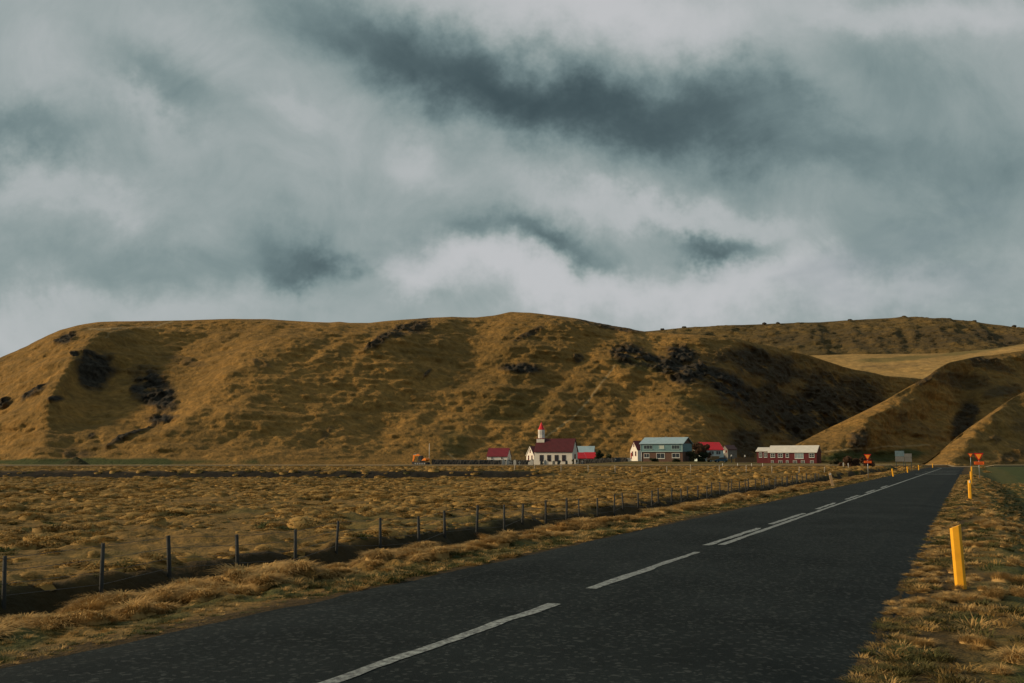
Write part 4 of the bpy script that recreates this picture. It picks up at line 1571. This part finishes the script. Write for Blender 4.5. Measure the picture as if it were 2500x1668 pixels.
def stone_wall(pxa, pxb, Ya, Yb, h, w, label, n):
    a, b = P(pxa, 1136, Ya), P(pxb, 1136, Yb)
    root = empty('stone_wall', (a.x, a.y, gz(a.x, a.y)))
    t = np.linspace(0, 1, n)
    rg = np.random.default_rng(int(pxa))
    prof = [(-w / 2, -0.3), (-w / 2 * 0.9, 0.35 * h), (-w / 2 * 0.75, 0.8 * h), (-w / 4, h), (w / 4, h), (w / 2 * 0.75, 0.8 * h), (w / 2, -0.3)]
    d = (b - a)
    d.z = 0
    nn = Vector((-d.y, d.x, 0)).normalized()
    X, Y, Z = np.zeros((n, len(prof))), np.zeros((n, len(prof))), np.zeros((n, len(prof)))
    for i in range(n):
        c = a + d * t[i]
        zg = gz(c.x, c.y)
        for j, (o_, z_) in enumerate(prof):
            k = rg.normal(0, 0.07)
            X[i, j] = c.x + nn.x * (o_ + k) - a.x + rg.normal(0, 0.05)
            Y[i, j] = c.y + nn.y * (o_ + k) - a.y
            Z[i, j] = zg + z_ + rg.normal(0, 0.06) * (z_ > 0) - root.location.z
    o_ = grid_mesh('stonework', X, Y, Z, M_STONE, False)
    o_.parent = root
    m = MB()
    q = d * 1.0
    for cc, ss in ((Vector((0, 0, 0)), 1), (q, 1)):
        m.box(cc.x - .35, cc.x + .35, cc.y - .35, cc.y + .35, -0.3, h * 1.12)
    m.build('end_stone', M_STONE, root)
    tag(root, label, 'wall', 'dark stone walls')


stone_wall(1057, 1300, 284, 281, 1.3, 0.9, 'dark stone churchyard wall running from the flagpole to the church', 120)
stone_wall(1416, 1530, 288, 284, 1.2, 0.9, 'dark stone wall between the church and the gable house', 70)
rg = random.Random(5)
ords = ['leftmost', 'second', 'third', 'fourth', 'fifth', 'sixth', 'seventh', 'eighth', 'ninth', 'tenth', 'eleventh', 'twelfth', 'thirteenth', 'fourteenth', 'fifteenth', 'sixteenth', 'rightmost']
gl = [1229, 1234, 1239, 1243.5, 1248, 1257, 1268, 1293, 1298, 1322, 1331, 1337, 1352, 1364, 1383, 1404, 1422]
for i, px in enumerate(gl):
    Yg = 276 + rg.uniform(-2.5, 2.5)
    p = P(px, 1136, Yg)
    e = empty('gravestone', (p.x, p.y, gz(p.x, p.y)), rg.uniform(-0.5, 0.5))
    dark = i in (9, 12, 13, 14)
    mm = M_GRAVED if dark else M_GRAVE
    hgt = rg.uniform(0.95, 1.5)
    cross = i in (1, 3, 4, 6, 16)
    m = MB()
    if cross:
        m.box(-.07, .07, -.06, .06, 0.12, hgt)
        m.box(-.32, -.071, -.055, .055, hgt * .62, hgt * .62 + .14)
        m.box(.071, .32, -.055, .055, hgt * .62, hgt * .62 + .14)
        m.build('cross', mm, e, bevel=.01)
    else:
        w = rg.uniform(.25, .42)
        m.prism([(-w, .1), (w, .1), (w, hgt * .75), (w * .6, hgt * .95), (0, hgt), (-w * .6, hgt * .95), (-w, hgt * .75)], -.08, .08)
        m.build('headstone', mm, e, bevel=.01)
    MB().box(-.45, .45, -.2, .2, -.15, .12).build('base', M_GRAVED if dark else M_CONC, e)
    nm = 'first' if i == 0 else ords[i]
    lab = f'{"dark" if dark else "pale"} {"grave cross" if cross else "gravestone"} before the church, ' + (f'{ords[i]} in the row' if i in (0, 16) else f'{ords[i]} from the left in the row')
    tag(e, lab, 'gravestone', 'gravestones in the churchyard')

p = P(1047.7, 1136, 282)
e = empty('flagpole', (p.x, p.y, gz(p.x, p.y)))
ft = zat(1084.5, 282) - e.location.z
MB().tube([(0, 0, 0.2), (0, 0, ft)], [0.085, 0.05], 10).build('pole', M_WHITE, e, True)
MB().lathe([(0.02, ft), (0.10, ft + .09), (0.02, ft + .18)], 10).build('finial', M_WHITE, e, True)
MB().box(-.3, .3, -.3, .3, -.2, .2).build('base', M_CONC, e)
tag(e, 'tall white flagpole beside the orange excavator', 'flagpole')

# ------------------------------------------------------------------ excavator
p = P(1030, 1137, 279)
ex = empty('excavator', (p.x, p.y, gz(p.x, p.y)), math.radians(-22))
tag(ex, 'orange excavator with arched boom at the foot of the hill', 'excavator')
M_EXO = mat('excavator_orange', (0.80, 0.22, 0.015), 0.5, 0.2, 2)
M_EXD = mat('excavator_dark', (0.03, 0.03, 0.032), 0.7, 0.3, 3)
u = 279 / F


def q(px, py):
    return ((px - 1030) * u, (1137 - py) * u)


for yy in (-1.25, 0.65):
    m = MB()
    m.prism([(-1.9, .25), (-1.6, 0), (1.7, 0), (2.0, .3), (1.8, .72), (-1.7, .72)], yy, yy + .6)
    tr = m.build('track', M_EXD, ex, bevel=.05)
    for xx in (-1.4, -0.7, 0, 0.7, 1.4):
        MB().prism([(xx + .2 * math.cos(a), .33 + .2 * math.sin(a)) for a in np.linspace(0, 2 * math.pi, 11)[:-1]], yy - .03, yy - .003).build('roller', M_STEEL, tr)
MB().lathe([(.7, .6), (.7, .9)], 16, Matrix.Translation((0.1, 0, 0))).build('turntable', M_EXD, ex)
MB().box(-1.0, 1.5, -1.1, 1.1, .88, 1.1).build('platform', M_EXD, ex, bevel=.03)
m = MB()
m.prism([(0.35, 1.1), (1.75, 1.1), (1.85, 1.5), (1.6, 1.95), (1.0, 1.7), (.6, 1.35)], -1.1, 1.1)
m.build('counterweight', M_EXO, ex, bevel=.08)
m = MB()
m.prism([(-0.75, 1.1), (0.3, 1.1), (0.45, 1.6), (0.45, 2.45), (-0.5, 2.5), (-0.8, 1.7)], -1.05, 0.0)
cab = m.build('cab', M_EXD, ex, bevel=.05)
MB().prism([(-0.6, 1.65), (0.3, 1.65), (0.35, 2.3), (-0.45, 2.33)], -1.075, -1.055).build('side_window', M_GLASS, cab)
B0, B1, B2, B3 = (-.45, .95), q(1024.5, 1117.5), q(1018, 1113.2), q(1008.5, 1116)
m = MB()
m.prism([(-.65, .85), (-.2, .95), (-.35, 1.6), (B1[0] + .3, B1[1] - .1), (B2[0] + .3, B2[1] + .22), (B2[0] - .1, B2[1] + .2), (B3[0] - .1, B3[1] + .12), (B3[0] - .1, B3[1] - .14),
         (B2[0], B2[1] - .25), (B1[0] - .15, B1[1] - .2), (-.85, 1.5)], 0.1, 0.5)
m.build('boom', M_EXO, ex, bevel=.03)
S0, S1 = q(1008, 1115.6), q(1004, 1130.5)
m = MB()
m.prism([(S0[0] - .35, S0[1] + .25), (S0[0] + .22, S0[1] + .1), (S0[0] + .15, S0[1] - .7), (S1[0] + .15, S1[1]), (S1[0] - .12, S1[1]), (S0[0] - .38, S0[1] - .7)], 0.14, 0.46)
m.build('stick', M_EXO, ex, bevel=.03)
m = MB()
m.prism([(S1[0] - .2, S1[1] + .15), (S1[0] + .3, S1[1] + .1), (S1[0] + .75, S1[1] - .3), (S1[0] + .6, S1[1] - .75), (S1[0] + .2, S1[1] - .85), (S1[0] - .1, S1[1] - .5)], -.1, .7)
m.build('bucket', M_EXD, ex, bevel=.03)
m = MB()
m.tube([(-.5, .3, 1.25), (B1[0] - .25, .3, B1[1] - .2)], .07, 8)
m.build('hydraulic_cylinder', M_STEEL, ex, True)
m = MB()
m.tube([(B2[0] + .1, .3, B2[1] + .28), (S0[0] - .25, .3, S0[1] + .3)], .06, 8)
m.build('hydraulic_cylinder', M_STEEL, ex, True)


# ------------------------------------------------------------------ vehicles
def vehicle(px, pyb, Yd, L, Ht, paint, label, style, rz, name):
    p = P(px, pyb, Yd)
    e = empty(name, (p.x, p.y, gz(p.x, p.y)), rz)
    w = 0.86
    if style == 'jeep':
        body = [(-L / 2, .45), (L / 2, .45), (L / 2, .98), (L * .2, 1.04), (L * .2, 1.04), (-L / 2, 1.04)]
        cabin = [(-L / 2, 1.04), (L * .22, 1.04), (L * .12, Ht), (-L / 2 + .08, Ht)]
        wins = [(-L / 2 + .2, -L / 2 + 1.15), (-L / 2 + 1.3, -L / 2 + 2.15), (-L / 2 + 2.3, L * .13)]
    else:
        body = [(-L / 2, .4), (L / 2, .4), (L / 2 + .02, .68), (L * .3, .9), (-L / 2 + .05, .92), (-L / 2 - .02, .7)]
        cabin = [(-L / 2 + .12, .92), (L * .27, .9), (L * .08, Ht), (-L * .33, Ht)]
        wins = [(-L * .36, -L * .08), (-L * .05, L * .12)]
    MB().prism(body, -w, w).build('body', paint, e, bevel=.06)
    c = MB().prism(cabin, -w * .9, w * .9).build('cabin', M_GLASS if style != 'jeep' else paint, e, bevel=.04)
    if style == 'jeep':
        for a, b in wins:
            MB().box(a, b, -w * .9 - .02, -w * .9 - .003, 1.12, Ht - .18).build('side_window', M_GLASS, c)
        MB().box(-L / 2 - .05, L * .13, -w * .93, w * .93, Ht + .003, Ht + .17).build('roof_panel', M_WHITE, c, bevel=.02)
    else:
        MB().prism([(-L * .33, Ht - .06), (L * .07, Ht - .06), (L * .05, Ht + .03), (-L * .31, Ht + .03)], -w * .86, w * .86).build('roof_panel', paint, c, bevel=.02)
    R = .36 if style == 'jeep' else .31
    for sx in (-.31, .31):
        for sy in (-1, 1):
            y0, y1 = (-w - .02, -w + .2) if sy < 0 else (w - .2, w + .02)
            wh = MB().prism([(sx * L + R * math.cos(a), R + R * math.sin(a)) for a in np.linspace(0, 2 * math.pi, 17)[:-1]], y0, y1).build('wheel', M_BLACK, e)
            yo = (y0 - .012, y0 - .003) if sy < 0 else (y1 + .003, y1 + .012)
            MB().prism([(sx * L + R * .55 * math.cos(a), R + R * .55 * math.sin(a)) for a in np.linspace(0, 2 * math.pi, 13)[:-1]], *yo).build('hub', M_STEEL, wh)
    for sy in (-.55, .55):
        MB().box(L / 2 + .003, L / 2 + .04, sy - .12, sy + .12, .66, .8).build('headlight', M_REFL, e)
    MB().box(-L / 2 + .1, L / 2 - .1, -w - .015, -w - .003, .42, .52).build('side_trim', M_EXD if style != 'jeep' else M_WHITE, e)
    tag(e, label, 'car')


M_OCHRE = mat('ochre_car_paint', (0.20, 0.12, 0.045), 0.35, 0.15, 1)
M_CARBLUE = mat('blue_car_paint', (0.015, 0.075, 0.13), 0.3, 0.15, 1)
vehicle(1741, 1124, 276, 3.3, 1.65, M_OCHRE, 'boxy brown car with white roof before the red-roofed house', 'jeep', math.radians(188), 'parked_car')
vehicle(1761.5, 1125, 273, 3.2, 1.35, M_CARBLUE, 'small dark blue car right of the white-roofed one', 'hatch', math.radians(160), 'parked_car')

# ------------------------------------------------------------------ yard things right of the vehicles
M_BROWNWOOD = mat('brown_boards', (0.14, 0.085, 0.045), 0.9, 0.35, 3)
pa, pb = P(1795, 1124, 280), P(1844, 1124, 288)
e = empty('timber_pen', (pa.x, pa.y, gz(pa.x, pa.y)))
n = 7
for i in range(n + 1):
    c = pa.lerp(pb, i / n) - pa
    MB().box(c.x - .07, c.x + .07, c.y - .07, c.y + .07, -.3, 1.55).build('post', M_BROWNWOOD, e)
d = pb - pa
ang = math.atan2(d.y, d.x)
for i in range(n):
    for k in range(5):
        o_ = MB().box(.02, d.xy.length / n - .02, -.115, -.08, 0, .24).build('board', M_BROWNWOOD, e) if (i == 0 and k == 0) else share('board', bmesh_board, e)
        bmesh_board = o_.data
        c = (pb - pa) * (i / n)
        o_.location = (c.x, c.y, .12 + k * .27 + random.uniform(-.02, .02))
        o_.rotation_euler = (0, 0, ang)
tag(e, 'brown timber pen between the parked vehicles and the barn', 'fence')
for (px, lab) in ((1786, 'white-capped post left of the timber pen'), (1819, 'white-capped post rising behind the timber pen')):
    p = P(px, 1124, 291)
    e = empty('gate_post', (p.x, p.y, gz(p.x, p.y)))
    MB().box(-.14, .14, -.14, .14, -.2, 1.75).build('post', M_GREYWOOD, e)
    m = MB()
    m.lathe([(.24, 1.753), (.24, 1.95), (.06, 2.3)], 4, None, .5)
    m.build('cap', M_WHITE, e)
    tag(e, lab, 'post', 'white-capped posts')
p = P(1808, 1127, 274)
e = empty('plank_pile', (p.x, p.y, gz(p.x, p.y)), 0.15)
for i in range(6):
    o_ = MB().box(-1.9 + i * .1, 1.9 - i * .05, -.5 + i * .17, -.36 + i * .17, .02 + .07 * (i % 3), .07 + .07 * (i % 3)).build('plank', M_PALEWOOD, e)
    o_.rotation_euler = (0, 0, random.uniform(-.12, .12))
tag(e, 'pile of pale planks lying before the timber pen', 'planks')
pa, pb = P(1502, 1122, 300), P(1541, 1122, 300)
e = empty('picket_fence', (pa.x, pa.y, gz(pa.x, pa.y)))
npk = 22
for i in range(npk):
    c = (pb.x - pa.x) * i / (npk - 1)
    if i == 0:
        o_ = MB().prism([(-.07, 0), (.07, 0), (.07, 1.15), (0, 1.25), (-.07, 1.15)], -.02, .02).build('picket', M_WHITE, e)
        pk = o_.data
    else:
        share('picket', pk, e, (c, 0, 0))
for z in (.35, .9):
    MB().box(-.1, pb.x - pa.x + .1, .023, .07, z, z + .1).build('rail', M_WHITE, e)
tag(e, 'white picket fence left of the narrow gable house', 'fence')
p = P(1507, 1131, 281)
e = empty('oil_tank', (p.x, p.y, gz(p.x, p.y)))
m = MB()
m.prism([(-.75 + .15 * (1 - math.cos(a)), 0) for a in (0,)] + [(-.75, .25), (-.75, 1.0), (-.55, 1.25), (.55, 1.25), (.75, 1.0), (.75, .25), (.55, .12), (-.55, .12)][0:8], -.5, .5)
m.build('tank', mat('dark_blue_tank', (.02, .035, .05), .5, .2), e, bevel=.04)
for sx in (-.5, .5):
    MB().box(sx - .08, sx + .08, -.4, .4, -.2, .118).build('foot', M_CONC, e)
MB().box(-.55, -.4, -.53, -.503, .6, .9).build('label_plate', M_WHITE, e)
tag(e, 'dark blue tank standing left of the white picket fence', 'tank')

# earth mounds
M_EARTH = land_material('bare_earth', (0.05, 0.04, 0.022), (0.035, 0.03, 0.016), (0.02, 0.018, 0.012), 0.3, 1.2, 0.3)


def mound(px, pyb, Yd, w, h, dpt, label, material, seed):
    p = P(px, pyb, Yd)
    z0 = gz(p.x, p.y)
    n = 40
    g = np.linspace(-1, 1, n)
    U, V = np.meshgrid(g, g, indexing='ij')
    rr = np.sqrt(U * U + V * V)
    Z = h * np.clip(1 - rr, 0, 1) ** 0.85 * (1 + 0.25 * fbm(U * 2.5, V * 2.5, 3, seed)) - 0.25
    X, Y = p.x + U * w, p.y + V * dpt
    zz = np.zeros_like(Z)
    o_ = grid_mesh('earth_mound', X, Y, z0 + Z, material, False, dict(green=zz + .3, soil=zz, rock=zz, pale=zz))
    tag(o_, label, None, None, 'structure')


mound(2170, 1134, 205, 2.6, 1.7, 2.5, 'dark earth mound left of the notice boards', M_EARTH, 4)
mound(186, 1127, 262, 4.2, 2.4, 3.0, 'dark turf mound at the foot of the hill', M_EARTH, 9)


# ------------------------------------------------------------------ trees and bushes
def twig_material(name, a, b):
    m, nt, bs = mat_new(name)
    n = noise_n(nt, nt.nodes.new('ShaderNodeNewGeometry').outputs['Position'], 1.6, 4, 0.7)
    nt.links.new(mixc(nt, maprange(nt, n, .35, .65), a, b), bs.inputs['Base Color'])
    bs.inputs['Roughness'].default_value = .9
    set_in(bs, 'Specular IOR Level', .1)
    return m


M_BARK = mat('bark', (0.045, 0.035, 0.028), .9, .4, 5, .01, 20)
M_TWIGB = twig_material('brown_twigs', (0.045, 0.026, 0.018), (0.085, 0.05, 0.03))
M_TWIGG = twig_material('dark_evergreen', (0.016, 0.026, 0.016), (0.04, 0.05, 0.025))
M_TWIGM = twig_material('dull_green_twigs', (0.03, 0.034, 0.018), (0.075, 0.065, 0.03))


def tree(name, px, pyb, Yd, w, h, material, label, seed, cat='bush', lobes=7, nleaf=2600, low=0.12):
    p = P(px, pyb, Yd)
    z0 = gz(p.x, p.y)
    e = empty(name, (p.x, p.y, z0))
    rg = np.random.default_rng(seed)
    m = MB()
    m.tube([(0, 0, -.2), (.05, .03, h * .3), (0, .05, h * .62)], [.11 * h / 3, .08 * h / 3, .03], 7)
    cs = []
    for i in range(lobes):
        a = rg.uniform(0, 2 * math.pi)
        rr = rg.uniform(.15, .62) * w
        zz = h * rg.uniform(low + .16, .8)
        c = np.array([rr * math.cos(a), .7 * rr * math.sin(a), zz])
        cs.append((c, rg.uniform(.26, .46) * min(w, h * .7)))
        m.tube([(0, 0, h * .16), tuple(c * np.array([.45, .45, .6])), tuple(c)], [.05, .035, .012], 5)
    cs.append((np.array([0, 0, h * .74]), .3 * min(w, h * .8)))
    m.build('trunk', M_BARK, e, True)
    v, f = [], []
    for i in range(nleaf):
        c, r_ = cs[rg.integers(len(cs))]
        d = rg.normal(size=3)
        d /= np.linalg.norm(d)
        q_ = c + d * r_ * rg.uniform(.25, 1.12) ** .6 * np.array([1, 1, .95])
        if q_[2] < .05:
            continue
        s_ = rg.uniform(.07, .17)
        t1 = rg.normal(size=3)
        t1 /= np.linalg.norm(t1)
        t2 = np.cross(t1, d + .4 * rg.normal(size=3))
        t2 /= np.linalg.norm(t2) + 1e-6
        b0 = len(v)
        v += [tuple(q_ - t1 * s_ * 1.6), tuple(q_ + t2 * s_ * .6), tuple(q_ + t1 * s_ * 1.6), tuple(q_ - t2 * s_ * .6)]
        f.append((b0, b0 + 1, b0 + 2, b0 + 3))
    me = bpy.data.meshes.new('crown')
    me.from_pydata(v, [], f)
    me.materials.append(material)
    link(bpy.data.objects.new('crown', me), e)
    tag(e, label, cat, 'trees and bushes round the farm')


tree('tree', 1464, 1131, 298, 1.6, 4.4, M_TWIGG, 'dark tree right of the red-roofed sheds', 1, 'tree', 9, 3200, .02)
tree('bush', 1489, 1131, 290, 1.7, 2.4, M_TWIGG, 'low dark bush right of the dark tree', 2, lobes=7, nleaf=2200, low=-.05)
tree('bush', 1477, 1131, 289, 1.2, 1.5, M_TWIGM, 'small dull bush between dark tree and low bush', 22, lobes=6, nleaf=1200, low=-.05)
tree('tree', 1704, 1128, 284, 2.9, 6.3, M_TWIGB, 'brown leafless tree right of the blue house', 3, 'tree', 11, 4600, .05)
tree('tree', 1721, 1127, 287, 2.3, 5.6, M_TWIGB, 'darker leafless tree before the red roof', 4, 'tree', 9, 3800, .02)
tree('bush', 1692, 1130, 270, 1.8, 3.0, M_TWIGM, 'dull green bush at the corner of the blue house', 5, lobes=8, nleaf=2600, low=-.1)
tree('bush', 1713, 1129, 273, 2.0, 2.8, M_TWIGG, 'dark bush below the leafless trees', 6, lobes=8, nleaf=2600, low=-.1)
tree('bush', 1402, 1136, 281, .9, 1.6, M_TWIGM, 'grey-green shrub at the right corner of the church', 7, lobes=6, nleaf=1200, low=-.1)
tree('bush', 1330, 1136.5, 283, .8, .9, M_TWIGG, 'small dark shrub below the first church windows', 8, lobes=5, nleaf=800, low=-.1)
tree('bush', 1364, 1136.5, 283, .6, 1.1, M_TWIGG, 'small dark shrub below the third church window', 9, lobes=5, nleaf=800, low=-.1)
tree('bush', 1600, 1131, 262, 2.2, .9, M_TWIGG, 'low dark hedge shrub before the brick wall, left one', 10, lobes=8, nleaf=1500, low=-.12)
tree('bush', 1650, 1131, 260, 2.2, .9, M_TWIGG, 'low dark hedge shrub before the brick wall, right one', 11, lobes=8, nleaf=1500, low=-.12)
tree('bush', 2074, 1136, 215, 3.0, 2.3, M_TWIGB, 'brown thicket left of the left yield sign', 12, lobes=10, nleaf=4200, low=-.12)
tree('bush', 2110, 1136, 222, 2.8, 2.1, M_TWIGB, 'brown thicket behind the left yield sign', 13, lobes=9, nleaf=3600, low=-.12)
tree('bush', 2040, 1135, 236, 1.8, 1.7, M_TWIGM, 'dull bush just right of the red barn', 14, lobes=8, nleaf=2200, low=-.12)

# ------------------------------------------------------------------ boulders on the far skyline
M_BOULDER = mat('boulder', (0.04, 0.036, 0.03), .95, .4, .5, .1, 2)
bl = [(1617, 804), (1670, 799.5), (1866, 790), (1899, 789), (2075, 782), (2181, 784.5), (2207, 774), (2357, 787), (2379, 784), (2476, 796.5)]
for i, (px, py) in enumerate(bl):
    Yb = 1100
    p = P(px, py, Yb)
    r_ = 0.68 * (2.6, 3.0, 2.6, 2.4, 3.0, 3.2, 3.4, 4.2, 2.6, 2.8)[i]
    me = bpy.data.meshes.new('boulder')
    bm = bmesh.new()
    bmesh.ops.create_icosphere(bm, subdivisions=3, radius=1.0)
    for v in bm.verts:
        d = v.co.normalized()
        k = 1 + .35 * float(fbm(np.array([d.x * 1.7 + i * 3]), np.array([d.y * 1.7 + d.z * 1.3]), 3, 7)[0])
        v.co = Vector((d.x * r_ * 1.3 * k, d.y * r_ * k, d.z * r_ * .75 * k))
    bm.to_mesh(me)
    bm.free()
    me.materials.append(M_BOULDER)
    o_ = link(bpy.data.objects.new('boulder', me))
    o_.location = (p.x, p.y, p.z - r_ * .1)
    tag(o_, f'dark boulder on the far hilltop, {ords[i] + " of ten" if i == 0 else ("rightmost of ten" if i == 9 else ords[i] + " of ten from the left")}', 'boulder', 'boulders on the far hilltop')
